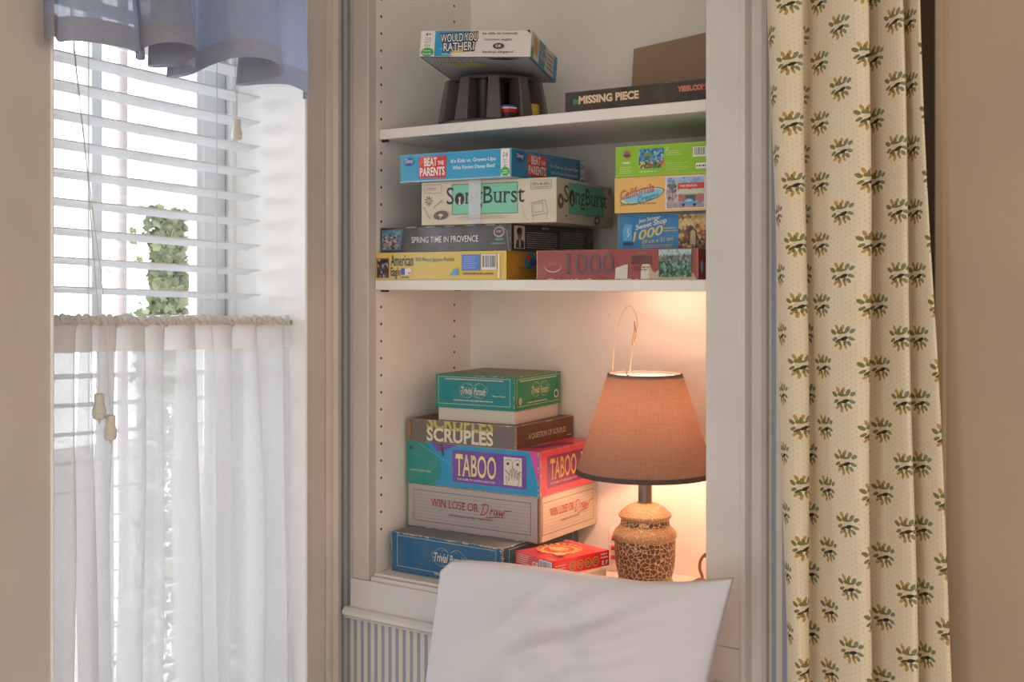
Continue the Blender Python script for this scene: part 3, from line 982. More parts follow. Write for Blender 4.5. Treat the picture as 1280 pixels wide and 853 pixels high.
F.frame(0.04, 0.12, 0.96, 0.92, 0.7, CREAM); F.greek(0.10, 0.83, 0.92, 0.88, 1, CREAM, 46, 0.7, 0.02)
pursuit(F, CREAM, cu=0.52, cw=0.42); F.ell(0.88, 0.33, 0.05, 0.045, CREAM); F.ell(0.88, 0.33, 0.035, 0.03, rgb(20, 110, 76)); F.ell(0.09, 0.28, 0.035, 0.04, rgb(170, 176, 120))
F.greek(0.24, 0.17, 0.70, 0.22, 1, CREAM, 47, 0.7); F.wear('l', PAPER, 48, 10); F.wear('t', PAPER, 49, 14, 0.0015)
bx.T.rect(0.02, 0.02, 0.98, 0.98, rgb(104, 122, 92))
o = bx.place(M['card'], None, None); o.parent = root; o.location = (0, 0, 0.0255)

# --- flat cream box and the red box standing on it
bx = Box('card_box', -1.080, 1.757, -16.1, 0.112, 0.120, SB + 0.0004, 0.0441, dict(f=rgb(206, 190, 160), t=rgb(206, 190, 160)))
bx.F.frame(0.03, 0.1, 0.97, 0.9, 0.6, rgb(150, 120, 90)); bx.T.frame(0.04, 0.04, 0.96, 0.96, 0.8, rgb(160, 130, 96))
bx.place(M['card'], 'flat cream box mostly hidden under the little red box', 'box')
RD = rgb(214, 36, 48); GOLD = rgb(206, 164, 92)
bx = Box('card_game_box', -1.0915, 1.7625, -16.1, 0.1050, 0.138, SB + 0.0447, 0.0285, dict(f=RD, r=RD, t=rgb(200, 36, 46)))
F = bx.F
F.greek(0.03, 0.30, 0.42, 0.95, 5, CREAM, 51, 0.4); F.text('CE', 0.45, 0.36, 0.62, 0.62, WHITE, 0.02); F.barcode(0.64, 0.06, 0.96, 0.88, 52)
F = bx.R
F.greek(0.03, 0.20, 0.25, 0.72, 3, rgb(240, 190, 170), 53, 0.4)
for k in range(4):
    u = 0.33 + 0.135 * k
    F.ell(u, 0.47, 0.060, 0.060, GOLD); F.ell(u, 0.47, 0.050, 0.050, rgb(120, 60, 34) if k > 1 else rgb(190, 60, 40)); F.greek(u - 0.035, 0.34, u + 0.035, 0.60, 3, GOLD, 60 + k, 0.5, 0.1)
F.greek(0.83, 0.50, 0.97, 0.92, 2, WHITE, 58, 0.5); F.text('E', 0.85, 0.12, 0.89, 0.40, WHITE, 0.02); F.text('F', 0.92, 0.12, 0.96, 0.40, WHITE, 0.02)
T = bx.T
T.ell(0.42, 0.5, 0.34, 0.34, GOLD); T.ell(0.42, 0.5, 0.27, 0.27, rgb(206, 60, 50)); T.ell(0.42, 0.5, 0.16, 0.18, GOLD)
for k in range(20):
    a = k * 2 * PI / 20
    T.ell(0.42 + 0.36 * math.cos(a), 0.5 + 0.30 * math.sin(a), 0.045, 0.03, rgb(226, 178, 120), 8)
for k in range(9): T.ell(0.30 + 0.03 * k, 0.42 + 0.05 * math.sin(k * 2), 0.02, 0.03, CREAM, 8)
T.ell(0.80, 0.25, 0.1, 0.1, rgb(230, 180, 140)); T.ell(0.12, 0.86, 0.07, 0.07, rgb(110, 40, 30))
bx.place(M['gloss'], 'little red card game box with gold medallions, lying between the stack and lamp', 'game box')

# clear wrapped packet leaning behind the lamp's left side
g = G('crinkled_clear_wrap'); v_ = g.coord(); nz_ = g.noise(v_, 120, 3)
sh_ = g.bsdf((0.85, 0.72, 0.66, 1), 0.15, spec=0.8, bump=nz_, bstr=0.8, bdist=0.003); trn = g.n('ShaderNodeBsdfTransparent')
M['wrap'] = g.done(g.mixsh(0.45, sh_, trn.outputs[0]))
M['redprint'] = plastic('red_print', (0.60, 0.08, 0.07), 0.5)
b = MB(); rr = random.Random(5)
n_ = 12
for side in (0, 1):
    vs = []
    for i in range(n_):
        for j in range(n_):
            u, v = i / (n_ - 1), j / (n_ - 1)
            t = (math.sin(PI * u) * math.sin(PI * v)) ** 0.5 * 0.008 + rr.uniform(0, 0.002)
            vs.append((u * 0.05 - 0.025 + rr.uniform(-.001, .001), (-t if side == 0 else t), v * 0.085))
    b.add(vs, [[i * n_ + j, (i + 1) * n_ + j, (i + 1) * n_ + j + 1, i * n_ + j + 1] for i in range(n_ - 1) for j in range(n_ - 1)], 0)
for k in range(3): b.box(-0.015, 0.012, -0.0115, -0.0105, 0.022 + 0.018 * k, 0.031 + 0.018 * k, 1)
o = b.build('plastic_packet', [M['wrap'], M['redprint']], smooth=True, loc=(-1.100, 2.018, z(SB + 0.002)), rot=(R(-10), 0, R(12)))
tag(o, 'small clear crinkled packet with red print tucked behind the lamp base', 'packet')

# --- middle shelf, left pile
YEL, DKB = rgb(226, 190, 84), rgb(40, 44, 92)
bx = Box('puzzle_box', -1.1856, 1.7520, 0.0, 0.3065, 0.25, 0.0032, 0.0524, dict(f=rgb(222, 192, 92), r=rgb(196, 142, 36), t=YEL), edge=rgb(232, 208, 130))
F = bx.F
F.rect(0.008, 0.07, 0.11, 0.80, rgb(140, 60, 54)); rr = random.Random(61)
F.pic(0.016, 0.10, 0.102, 0.77, 9, 9, lambda a, c_: rgb(*rr.choice(((40, 34, 52), (60, 46, 60), (180, 170, 190), (90, 60, 60), (36, 40, 70)))))
F.text('American', 0.125, 0.50, 0.305, 0.92, DKB, 0.012); F.text('Eagle', 0.125, 0.04, 0.205, 0.46, DKB, 0.012)
F.rect(0.21, 0.18, 0.29, 0.42, WHITE); F.rect(0.21, 0.18, 0.24, 0.42, rgb(50, 80, 170)); F.rect(0.265, 0.22, 0.285, 0.26, rgb(190, 60, 50)); F.greek(0.21, 0.05, 0.29, 0.12, 1, DKB, 62, .7)
F.text('500 Piece Jigsaw Puzzle', 0.325, 0.62, 0.625, 0.80, rgb(44, 104, 118), 0.0, 0, True)
F.rect(0.68, 0.32, 0.815, 0.88, rgb(88, 128, 204)); F.greek(0.695, 0.38, 0.80, 0.84, 6, rgb(150, 180, 226), 63, .45)
F.barcode(0.825, 0.34, 0.935, 0.88, 64); F.rect(0.945, 0.06, 0.958, 0.90, rgb(238, 230, 196)); F.greek(0.69, 0.16, 0.94, 0.25, 1, rgb(120, 96, 40), 65, .7)
F.up(); F.poly([(0.59, 0.14), (0.60, 0.22), (0.62, 0.36), (0.645, 0.42), (0.655, 0.28), (0.655, 0.16)], rgb(110, 160, 210))
F = bx.R
F.ell(0.32, 0.66, 0.085, 0.06, rgb(40, 150, 190)); F.ell(0.30, 0.76, 0.04, 0.025, rgb(214, 90, 50)); F.ell(0.36, 0.62, 0.05, 0.03, rgb(90, 90, 160))
F.text('FINE PUZZLES', 0.16, 0.38, 0.46, 0.44, rgb(110, 84, 30), 0.01); F.text('AND GAMES', 0.18, 0.27, 0.42, 0.33, rgb(110, 84, 30), 0.01); F.rect(0.60, 0.10, 0.74, 0.88, rgb(40, 46, 70))
bx.place(M['gloss'], 'yellow jigsaw puzzle box with blue title and barcode on the middle shelf', 'puzzle box', PB)

BRN = rgb(50, 42, 42)
bx = Box('puzzle_box', -1.1770, 1.7560, -1.6, 0.314, 0.282, 0.0557, 0.0488, dict(f=BRN, r=rgb(46, 34, 30), t=BRN), edge=rgb(84, 74, 70))
F = bx.F; rr = random.Random(71)
F.up(); F.poly([(0.012, 0.10), (0.165, 0.10), (0.185, 0.93), (0.012, 0.90)], rgb(70, 120, 150))
F.pic(0.02, 0.14, 0.155, 0.70, 12, 9, lambda a, c_: rgb(*rr.choice(((70, 90, 120), (110, 140, 170), (190, 180, 176), (60, 66, 92), (180, 120, 110), (40, 50, 80)))))
F.pic(0.02, 0.70, 0.165, 0.87, 8, 3, lambda a, c_: rgb(*rr.choice(((70, 140, 170), (60, 120, 150), (100, 160, 180)))))
F.text('SPRING TIME IN PROVENCE', 0.255, 0.36, 0.765, 0.60, rgb(226, 226, 222), 0.006, 0, False)
F.ell(0.915, 0.70, 0.038, 0.030, rgb(176, 176, 170)); F.ell(0.915, 0.71, 0.032, 0.024, BRN); F.ell(0.915, 0.72, 0.020, 0.006, rgb(190, 110, 110))
F.greek(0.89, 0.34, 0.95, 0.50, 1, rgb(110, 150, 140), 72, .6); F.greek(0.86, 0.22, 0.965, 0.32, 1, rgb(110, 150, 140), 73, .6)
for k in range(5): F.rect(0.22 + k * 0.15, 0.955, 0.29 + k * 0.15, 0.995, rgb(170, 160, 150))
F.line([(0.925, 0.98), (0.975, 0.72), (0.985, 0.10)], 0.9, rgb(160, 150, 148)); F.wear('r', PAPER, 74, 10)
F = bx.R
F.rect(0.03, 0.08, 0.15, 0.94, rgb(198, 186, 172)); F.ell(0.09, 0.62, 0.026, 0.036, rgb(120, 104, 94)); F.ell(0.088, 0.73, 0.032, 0.025, rgb(40, 34, 32))
F.up(); F.poly([(0.045, 0.10), (0.14, 0.10), (0.138, 0.36), (0.10, 0.44), (0.055, 0.40)], rgb(50, 44, 44)); F.up(); F.poly([(0.085, 0.12), (0.098, 0.12), (0.102, 0.42), (0.082, 0.42)], rgb(190, 180, 170))
F.greek(0.17, 0.10, 0.545, 0.74, 8, rgb(176, 168, 160), 75, .42, .2); F.greek(0.57, 0.10, 0.90, 0.80, 9, rgb(160, 152, 144), 76, .42, .2); F.text('Big Shots', 0.35, 0.84, 0.43, 0.92, WHITE, .01)
F.ell(0.94, 0.62, 0.028, 0.03, rgb(160, 130, 80)); F.ell(0.94, 0.64, 0.022, 0.024, rgb(46, 34, 30)); F.rect(0.553, 0.08, 0.559, 0.86, rgb(90, 78, 70))
bx.place(M['linen'], 'dark brown jigsaw puzzle box with thin white capitals, lying on the yellow puzzle box', 'puzzle box', PB)

CRM, MNT, SNG = rgb(208, 200, 180), rgb(124, 200, 172), rgb(58, 56, 58)
root = empty('board_game_box', (-1.0850, 1.7620, z(0.1047)), R(7.8), label='cream game box with mint green title panels and shiny tape, under the sky blue box', cat='game box', group=PB)
bx = Box('box', 0, 0, 0, 0.275, 0.268, 0, 0.0796, dict(f=CRM, r=rgb(196, 186, 164), t=CRM), edge=rgb(200, 190, 166))
for F, W_ in ((bx.F, 1.0), (bx.R, 0.95)):
    a, c_ = (0.235, 0.725) if F is bx.F else (0.20, 0.845)
    F.rect(a, 0.22, c_, 0.93, rgb(110, 130, 118)); F.rect(a + 0.006, 0.24, c_ - 0.006, 0.91, MNT if F is bx.F else rgb(84, 180, 146))
    u0, u1 = (0.195, 0.775) if F is bx.F else (0.12, 0.90)
    F.text('SongBurst', u0, 0.34, u1, 0.86, SNG, 0.004, 0, True)
    du = u1 - u0
    F.ell(u0 + du * 0.172, 0.585, 0.036 * du / 0.58, 0.042 * du / 0.58, rgb(48, 36, 34)); F.ell(u0 + du * 0.172, 0.60, 0.009, 0.010, CRM); F.up(); F.poly([(u0 + du * 0.155, 0.45), (u0 + du * 0.189, 0.45), (u0 + du * 0.178, 0.58), (u0 + du * 0.166, 0.58)], CRM)
F = bx.F
F.frame(0.025, 0.74, 0.155, 0.93, 0.7, rgb(110, 150, 134)); F.greek(0.045, 0.80, 0.13, 0.88, 2, rgb(180, 110, 96), 81, .5)
F.frame(0.82, 0.75, 0.965, 0.94, 0.7, rgb(110, 150, 134)); F.text("50's & 60's", 0.83, 0.83, 0.955, 0.90, rgb(110, 100, 92), 0.0, 0, True); F.greek(0.835, 0.77, 0.95, 0.81, 1, rgb(150, 150, 134), 82, .6)
for k in range(9):
    a = k * 2 * PI / 9; F.line([(0.06 + 0.012 * math.cos(a), 0.56 + 0.05 * math.sin(a)), (0.06 + 0.028 * math.cos(a), 0.56 + 0.11 * math.sin(a))], 1.6, rgb(90, 84, 76))
F.line([(0.10, 0.40), (0.15, 0.53), (0.165, 0.56)], 1.2, rgb(120, 112, 100)); F.line([(0.15, 0.53), (0.18, 0.50)], 0.7, rgb(120, 112, 100))
F.ell(0.155, 0.22, 0.056, 0.030, rgb(104, 96, 84), 24, 0.12); F.ell(0.155, 0.22, 0.018, 0.010, CRM); F.line([(0.15, 0.14), (0.16, 0.22)], 1.6, CRM)
F.line([(0.02, 0.42), (0.06, 0.18), (0.075, 0.14), (0.03, 0.40), (0.02, 0.42)], 0.8, rgb(150, 140, 124))
TV = [(0.835, 0.15), (0.825, 0.43), (0.925, 0.50), (0.945, 0.20), (0.835, 0.15)]
F.line(TV, 0.7, rgb(96, 92, 86)); F.line([(0.845, 0.22), (0.838, 0.40), (0.905, 0.44), (0.912, 0.25), (0.845, 0.22)], 0.6, rgb(96, 92, 86)); F.line([(0.84, 0.15), (0.838, 0.04)], 0.6, rgb(96, 92, 86)); F.line([(0.935, 0.19), (0.938, 0.07)], 0.6, rgb(96, 92, 86))
F.line([(0.76, 0.40), (0.775, 0.20), (0.79, 0.08), (0.81, 0.06)], 0.8, rgb(150, 140, 126)); F.line([(0.28, 0.14), (0.40, 0.20), (0.55, 0.17), (0.65, 0.13), (0.50, 0.12), (0.30, 0.11)], 0.7, rgb(170, 160, 144)); F.line([(0.30, 0.16), (0.45, 0.13), (0.62, 0.18)], 0.7, rgb(170, 160, 144))
F.wear('r', PAPER, 84, 6)
F = bx.R
F.ell(0.06, 0.48, 0.05, 0.05, rgb(104, 98, 86)); F.ell(0.06, 0.48, 0.018, 0.018, CRM); F.ell(0.70, 0.14, 0.055, 0.036, rgb(100, 94, 84), 20, 0.3); F.ell(0.70, 0.14, 0.02, 0.014, CRM)
F.frame(0.855, 0.10, 0.965, 0.24, 0.6, rgb(130, 124, 108)); F.greek(0.87, 0.13, 0.95, 0.21, 2, rgb(150, 140, 120), 86, .4); F.ell(0.95, 0.88, 0.04, 0.03, rgb(150, 134, 112))
F.line([(0.30, 0.20), (0.42, 0.14), (0.52, 0.20), (0.64, 0.24)], 0.8, rgb(140, 132, 118)); F.rect(0.13, 0.14, 0.15, 0.18, INK); F.greek(0.16, 0.08, 0.25, 0.11, 1, INK, 87, .5)
o = bx.place(M['card'], None, None); o.parent = root; o.location = (0, 0, 0)
g = G('clear_packing_tape'); nz_ = g.noise(g.mapping(g.coord(), (1, 1, 0.4)), 180, 3)
sh_ = g.bsdf((0.72, 0.78, 0.80, 1), 0.12, spec=0.9, bump=nz_, bstr=0.9, bdist=0.002); trn = g.n('ShaderNodeBsdfTransparent')
M['tape'] = g.done(g.mixsh(0.30, sh_, trn.outputs[0]))
b = MB()
u0, u1 = -0.275 * (1 - 0.365), -0.275 * (1 - 0.455)
pr = [(u0, -0.0030), (u1, -0.0030)]
b.add([(u0, -0.0022, 0.0005), (u1, -0.0022, 0.0005), (u1 + 0.001, -0.0022, 0.0802), (u0, -0.0022, 0.0802), (u1 + 0.001, 0.06, 0.0800), (u0, 0.06, 0.0800), (u0, 0.05, -0.0003), (u1, 0.05, -0.0003)], [[0, 1, 2, 3], [3, 2, 4, 5], [6, 7, 1, 0]], 0)
o = b.build('tape', M['tape']); o.parent = root; o['label'] = 'shiny clear strip of tape round the box'

SKY = rgb(44, 152, 196)


def beat(F, s0, lw, right):
    F.ell(s0[0], s0[1], s0[2], s0[2] * 0.62, rgb(20, 78, 150))
    F.text('Disney', s0[0] - s0[2] * 0.75, s0[1] - 0.08, s0[0] + s0[2] * 0.75, s0[1] + 0.12, WHITE, 0.006, 0.25)
    a, c_ = lw
    F.up(); F.poly([(a, 0.14), (a + (c_ - a) * 0.96, 0.10), (c_, 0.88), (a + 0.005, 0.88)], rgb(206, 44, 42)); F.up(); F.poly([(a, 0.55), (a + 0.02, 0.88), (a + (c_ - a) * 0.5, 0.88)], rgb(222, 88, 44))
    F.text('BEAT', a + (c_ - a) * 0.20, 0.54, a + (c_ - a) * 0.66, 0.84, WHITE, 0.03); F.text('THE', a + (c_ - a) * 0.68, 0.56, a + (c_ - a) * 0.90, 0.71, WHITE, 0.03)
    F.text('PARENTS', a + (c_ - a) * 0.05, 0.19, a + (c_ - a) * 0.93, 0.50, WHITE, 0.03)


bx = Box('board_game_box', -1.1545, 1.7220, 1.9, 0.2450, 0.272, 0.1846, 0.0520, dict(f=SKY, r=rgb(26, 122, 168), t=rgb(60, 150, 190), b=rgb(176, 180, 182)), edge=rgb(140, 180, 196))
F = bx.F
beat(F, (0.085, 0.73, 0.052), (0.175, 0.435), False)
F.text("It's Kids vs. Grown-Ups:", 0.475, 0.56, 0.875, 0.74, rgb(210, 232, 240), 0.02); F.text('Who Knows Disney Best?', 0.49, 0.33, 0.865, 0.50, rgb(210, 232, 240), 0.02)
F.rect(0.915, 0.03, 0.992, 0.97, rgb(226, 226, 222)); F.text('2-6', 0.93, 0.70, 0.975, 0.86, INK, 0.01, 0.2); F.greek(0.935, 0.48, 0.975, 0.64, 3, rgb(120, 120, 120), 91, .4); F.text('6+', 0.943, 0.37, 0.968, 0.45, INK, .01); F.ell(0.953, 0.20, 0.037, 0.035, rgb(60, 170, 76)); F.greek(0.93, 0.12, 0.978, 0.27, 2, WHITE, 92, .4, .1)
F.rect(0.0, 0.0, 1, 0.05, rgb(150, 190, 206)); F.wear('r', rgb(200, 170, 130), 93, 10); F.wear('l', PAPER, 94, 8)
F = bx.R
beat(F, (0.11, 0.73, 0.060), (0.20, 0.46), True)
F.text("It's Kids vs. Grown-Ups:", 0.50, 0.50, 0.90, 0.66, rgb(200, 220, 230), 0.02); F.text('Who Knows Disney Best?', 0.51, 0.28, 0.89, 0.42, rgb(200, 220, 230), 0.02)
F.rect(0.925, 0.03, 0.995, 0.97, rgb(206, 206, 200)); F.text('2-6', 0.935, 0.66, 0.985, 0.86, INK, 0.01, 0.2); F.text('6+', 0.945, 0.36, 0.975, 0.46, INK, .01); F.ell(0.958, 0.12, 0.034, 0.032, rgb(40, 140, 60))
bx.B.rect(0.05, 0.05, 0.95, 0.95, rgb(186, 192, 196))
bx.place(M['gloss'], 'sky blue game box with red title square, topmost at the middle shelf left', 'game box', PB)

# --- middle shelf, right pile
BRK = rgb(150, 66, 62)
root = empty('puzzle_box', (-0.8117, 1.7570, z(0.0032)), R(0.46), label='brick red puzzle box with torn paper patches along its lower edge', cat='puzzle box', group=PB)
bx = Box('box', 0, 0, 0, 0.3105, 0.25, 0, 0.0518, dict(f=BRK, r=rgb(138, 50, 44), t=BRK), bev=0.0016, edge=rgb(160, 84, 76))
F = bx.F
F.ell(0.11, 0.42, 0.055, 0.030, rgb(190, 176, 172)); F.ell(0.11, 0.45, 0.052, 0.028, BRK)
for k in range(5): F.line([(0.085 + 0.012 * k, 0.48), (0.09 + 0.011 * k, 0.58 + 0.05 * (k % 2))], 0.7, rgb(196, 150, 146))
F.text('1000', 0.195, 0.18, 0.50, 0.88, rgb(96, 78, 96), 0.0, 0, True)
F.greek(0.42, 0.22, 0.50, 0.40, 2, rgb(120, 86, 100), 101, .4)
F.rect(0.61, 0.50, 0.73, 0.78, rgb(96, 42, 46)); F.text('Jigsaw', 0.645, 0.82, 0.70, 0.90, rgb(150, 140, 76), 0.01); F.greek(0.62, 0.28, 0.72, 0.44, 2, rgb(110, 50, 52), 102, .5)
rr = random.Random(103)


def vale(a, c_):
    k = rr.random()
    if c_ > 0.80: return rgb(*((176, 206, 206) if k < 0.8 else (150, 180, 170)))
    if c_ > 0.60: return rgb(*rr.choice(((110, 130, 120), (170, 140, 130), (84, 120, 110), (60, 90, 80))))
    return rgb(*rr.choice(((60, 120, 96), (90, 150, 126), (40, 80, 70), (130, 170, 150), (50, 100, 90), (34, 60, 56))))


F.pic(0.775, 0.08, 0.965, 0.96, 22, 14, vale)
F.wear('b', rgb(220, 206, 186), 104, 20)
bx.R.ell(0.06, 0.42, 0.02, 0.04, rgb(150, 150, 180))
o = bx.place(M['linen'], None, None); o.parent = root; o.location = (0, 0, 0)
TP_ = rgb(208, 200, 186); TP2 = rgb(190, 166, 136)
tp = [(0.665, 0.02), (0.668, 0.42), (0.69, 0.60), (0.70, 0.72), (0.715, 0.72), (0.722, 0.46), (0.735, 0.30), (0.75, 0.22), (0.765, 0.28), (0.782, 0.36), (0.80, 0.24), (0.815, 0.26), (0.826, 0.60), (0.834, 0.60), (0.845, 0.26), (0.862, 0.10), (0.90, 0.12), (0.91, 0.24), (0.925, 0.20), (0.945, 0.16), (0.955, 0.22), (0.975, 0.20), (0.99, 0.02)]
for w_ in (0, 1):
    mb = MB(); F = Face(mb, (-0.3105, -0.0006, 0), (0.3105, 0, 0), (0, 0, 0.0518), (0, -1, 0)); F.up()
    if w_ == 0: F.poly([(0.508, 0.02), (0.585, 0.02), (0.588, 0.50), (0.565, 0.48), (0.545, 0.44), (0.512, 0.38)], TP_)
    else:
        for a, c_ in zip(tp[:-1], tp[1:]): F.poly([(a[0], 0.01), (c_[0], 0.01), c_, a], TP_ if c_[0] < 0.72 else TP2)
    bm = bmesh.new(); o = mb.build('torn_paper', M['card'], color=True); bm.from_mesh(o.data); bmesh.ops.remove_doubles(bm, verts=bm.verts[:], dist=1e-5); bm.to_mesh(o.data); bm.free()
    o.parent = root; o['label'] = 'pale torn paper patch' if w_ == 0 else 'ragged strip of torn paper'

SWB = rgb(58, 134, 190)
bx = Box('puzzle_box', -0.8085, 1.830, 1.0, 0.1890, 0.20, 0.0552, 0.0632, dict(f=SWB, t=SWB, r=SWB), edge=rgb(150, 180, 200))
F = bx.F; rr = random.Random(111)
F.text('Jean Stringer', 0.21, 0.76, 0.44, 0.90, WHITE, 0.012, 0.2, rot=R(9)); F.text('Sweet Shop', 0.18, 0.60, 0.50, 0.78, WHITE, 0.02, 0.2, rot=R(12))
F.text('1000', 0.14, 0.32, 0.47, 0.58, rgb(226, 204, 110), 0.015, 0.3, rot=R(12)); F.greek(0.47, 0.48, 0.62, 0.62, 2, rgb(214, 200, 130), 112, .4)
F.text('69 cm x 51 cm', 0.25, 0.20, 0.56, 0.32, rgb(220, 204, 130), 0.012, 0.2, rot=R(6)); F.greek(0.25, 0.05, 0.56, 0.15, 2, rgb(214, 200, 130), 113, .4)
F.up(); F.poly([(0.055, 0.26), (0.145, 0.26), (0.15, 0.70), (0.075, 0.72), (0.05, 0.56)], rgb(90, 180, 222)); F.line([(0.10, 0.36), (0.12, 0.44), (0.10, 0.50), (0.11, 0.60)], 1.6, rgb(222, 232, 236)); F.rect(0.055, 0.12, 0.16, 0.22, rgb(40, 84, 126)); F.greek(0.065, 0.14, 0.15, 0.20, 1, rgb(26, 50, 80), 114, .6)


def shop(a, c_):
    if c_ > 0.86: return rgb(*rr.choice(((206, 168, 104), (160, 110, 64), (220, 190, 130))))
    if c_ > 0.66: return rgb(*rr.choice(((222, 198, 140), (206, 176, 116), (230, 208, 156))))
    if a > 0.55 and c_ > 0.42: return rgb(*rr.choice(((190, 96, 56), (214, 130, 80), (160, 80, 50), (220, 180, 120))))
    return rgb(*rr.choice(((120, 80, 54), (84, 64, 56), (190, 150, 100), (60, 50, 50), (214, 180, 130), (150, 100, 70), (96, 84, 80))))


F.pic(0.62, 0.03, 0.985, 0.94, 20, 15, shop)
F.up(); F.poly([(0.72, 0.10), (0.72, 0.48), (0.76, 0.56), (0.80, 0.48), (0.80, 0.10)], rgb(110, 76, 50)); F.up(); F.poly([(0.735, 0.12), (0.735, 0.46), (0.76, 0.52), (0.785, 0.46), (0.785, 0.12)], rgb(190, 172, 130))
F.wear('l', WHITE, 115, 10)
bx.place(M['card'], 'bright blue jigsaw box with slanted yellow number, lowest of the three on the red box', 'puzzle box', PB)

ORG = rgb(234, 186, 104)
bx = Box('puzzle_box', -0.8085, 1.806, 1.0, 0.1830, 0.20, 0.1188, 0.0620, dict(f=ORG, t=ORG, r=ORG, b=rgb(210, 170, 100)), edge=rgb(240, 206, 140))
F = bx.F; rr = random.Random(121)
F.ell(0.29, 0.46, 0.235, 0.066, rgb(30, 110, 140), 28, R(11)); F.ell(0.29, 0.46, 0.224, 0.058, rgb(240, 214, 130), 28, R(11)); F.ell(0.30, 0.46, 0.205, 0.046, rgb(120, 200, 220), 28, R(11))
F.text('California', 0.055, 0.46, 0.42, 0.72, rgb(214, 110, 100), 0.012, 0.4, outline=rgb(60, 60, 90), oamt=0.012, rot=R(11)); F.text('Dreams', 0.24, 0.33, 0.47, 0.50, rgb(60, 150, 190), 0.012, 0.4, outline=rgb(30, 90, 130), oamt=0.008, rot=R(11))
F.text('Art Puzzle', 0.06, 0.20, 0.25, 0.28, rgb(150, 104, 60), 0.01, rot=R(3)); F.greek(0.27, 0.21, 0.47, 0.27, 1, rgb(170, 124, 76), 122, .6)
F.rect(0.535, 0.06, 0.935, 0.95, rgb(240, 234, 224))


def diner(a, c_):
    k = rr.random()
    if c_ > 0.78: return rgb(*rr.choice(((120, 170, 214), (160, 196, 226), (180, 190, 220))))
    if c_ < 0.24: return rgb(*rr.choice(((180, 160, 170), (170, 156, 166), (190, 176, 178))))
    if a < 0.3: return rgb(*rr.choice(((214, 180, 190), (150, 176, 196), (190, 130, 130), (90, 120, 100))))
    return rgb(*rr.choice(((214, 200, 180), (190, 180, 170), (200, 90, 80), (210, 190, 180))))


F.pic(0.545, 0.08, 0.925, 0.93, 18, 14, diner)
F.rect(0.66, 0.60, 0.925, 0.76, rgb(206, 62, 58)); F.text('THE DRIVE-IN', 0.68, 0.65, 0.85, 0.71, WHITE, 0.015); F.up(); F.poly([(0.655, 0.46), (0.925, 0.46), (0.915, 0.58), (0.67, 0.58)], rgb(190, 206, 176))
F.rect(0.67, 0.26, 0.92, 0.44, rgb(180, 110, 106)); F.rect(0.74, 0.26, 0.84, 0.42, rgb(70, 90, 106))
F.up(); F.poly([(0.69, 0.16), (0.86, 0.16), (0.86, 0.22), (0.83, 0.25), (0.80, 0.33), (0.75, 0.33), (0.72, 0.25), (0.69, 0.22)], rgb(92, 158, 206)); F.ell(0.72, 0.16, 0.013, 0.013, INK); F.ell(0.83, 0.16, 0.013, 0.013, INK); F.up(); F.poly([(0.735, 0.25), (0.81, 0.25), (0.795, 0.31), (0.755, 0.31)], rgb(170, 200, 214))
for u in (0.575, 0.61): F.line([(u, 0.30), (u + 0.004, 0.70)], 0.8, rgb(120, 100, 90)); F.ell(u + 0.004, 0.70, 0.022, 0.018, rgb(96, 130, 96), 7)
bx.place(M['card'], 'orange jigsaw box with oval blue badge and diner picture, middle of the right pile', 'puzzle box', PB)

GRE = rgb(142, 194, 36)
bx = Box('puzzle_box', -0.8085, 1.802, 1.0, 0.1790, 0.19, 0.1810, 0.0524, dict(f=GRE, t=GRE, r=GRE), edge=rgb(190, 220, 110))
F = bx.F; rr = random.Random(131)
F.up()
F.pic(0.255, 0.24, 0.515, 0.88, 20, 14, lambda a, c_: rgb(*(rr.choice(((60, 140, 200), (90, 180, 220), (40, 110, 170), (170, 200, 210), (30, 90, 150))) if c_ > 0.38 else rr.choice(((226, 150, 60), (60, 120, 90), (210, 90, 70), (40, 80, 120), (230, 200, 110), (90, 150, 60))))))
F.ell(0.355, 0.68, 0.04, 0.026, rgb(120, 150, 90)); F.ell(0.345, 0.60, 0.028, 0.016, rgb(90, 110, 60)); F.ell(0.44, 0.70, 0.03, 0.016, rgb(120, 190, 226), 14, .3)
F.ell(0.125, 0.74, 0.036, 0.036, rgb(170, 90, 100)); F.ell(0.125, 0.70, 0.038, 0.012, rgb(90, 60, 100)); F.greek(0.08, 0.40, 0.17, 0.50, 1, WHITE, 132, .7); F.greek(0.05, 0.10, 0.20, 0.34, 4, rgb(214, 232, 160), 133, .45)
F.greek(0.26, 0.10, 0.47, 0.18, 1, rgb(214, 232, 160), 134, .5); F.line([(0.54, 0.78), (0.57, 0.84), (0.555, 0.90), (0.54, 0.78)], 0.6, WHITE); F.greek(0.545, 0.62, 0.70, 0.80, 3, rgb(214, 232, 160), 135, .35); F.greek(0.545, 0.14, 0.78, 0.40, 4, rgb(200, 224, 130), 136, .35)
F.barcode(0.82, 0.52, 0.99, 0.84, 137, WHITE); F.rect(0.85, 0.14, 0.99, 0.32, WHITE); F.greek(0.86, 0.18, 0.98, 0.28, 1, INK, 138, .5)
bx.place(M['card'], 'lime green jigsaw box with fish picture and barcode, topmost of the right pile', 'puzzle box', PB)

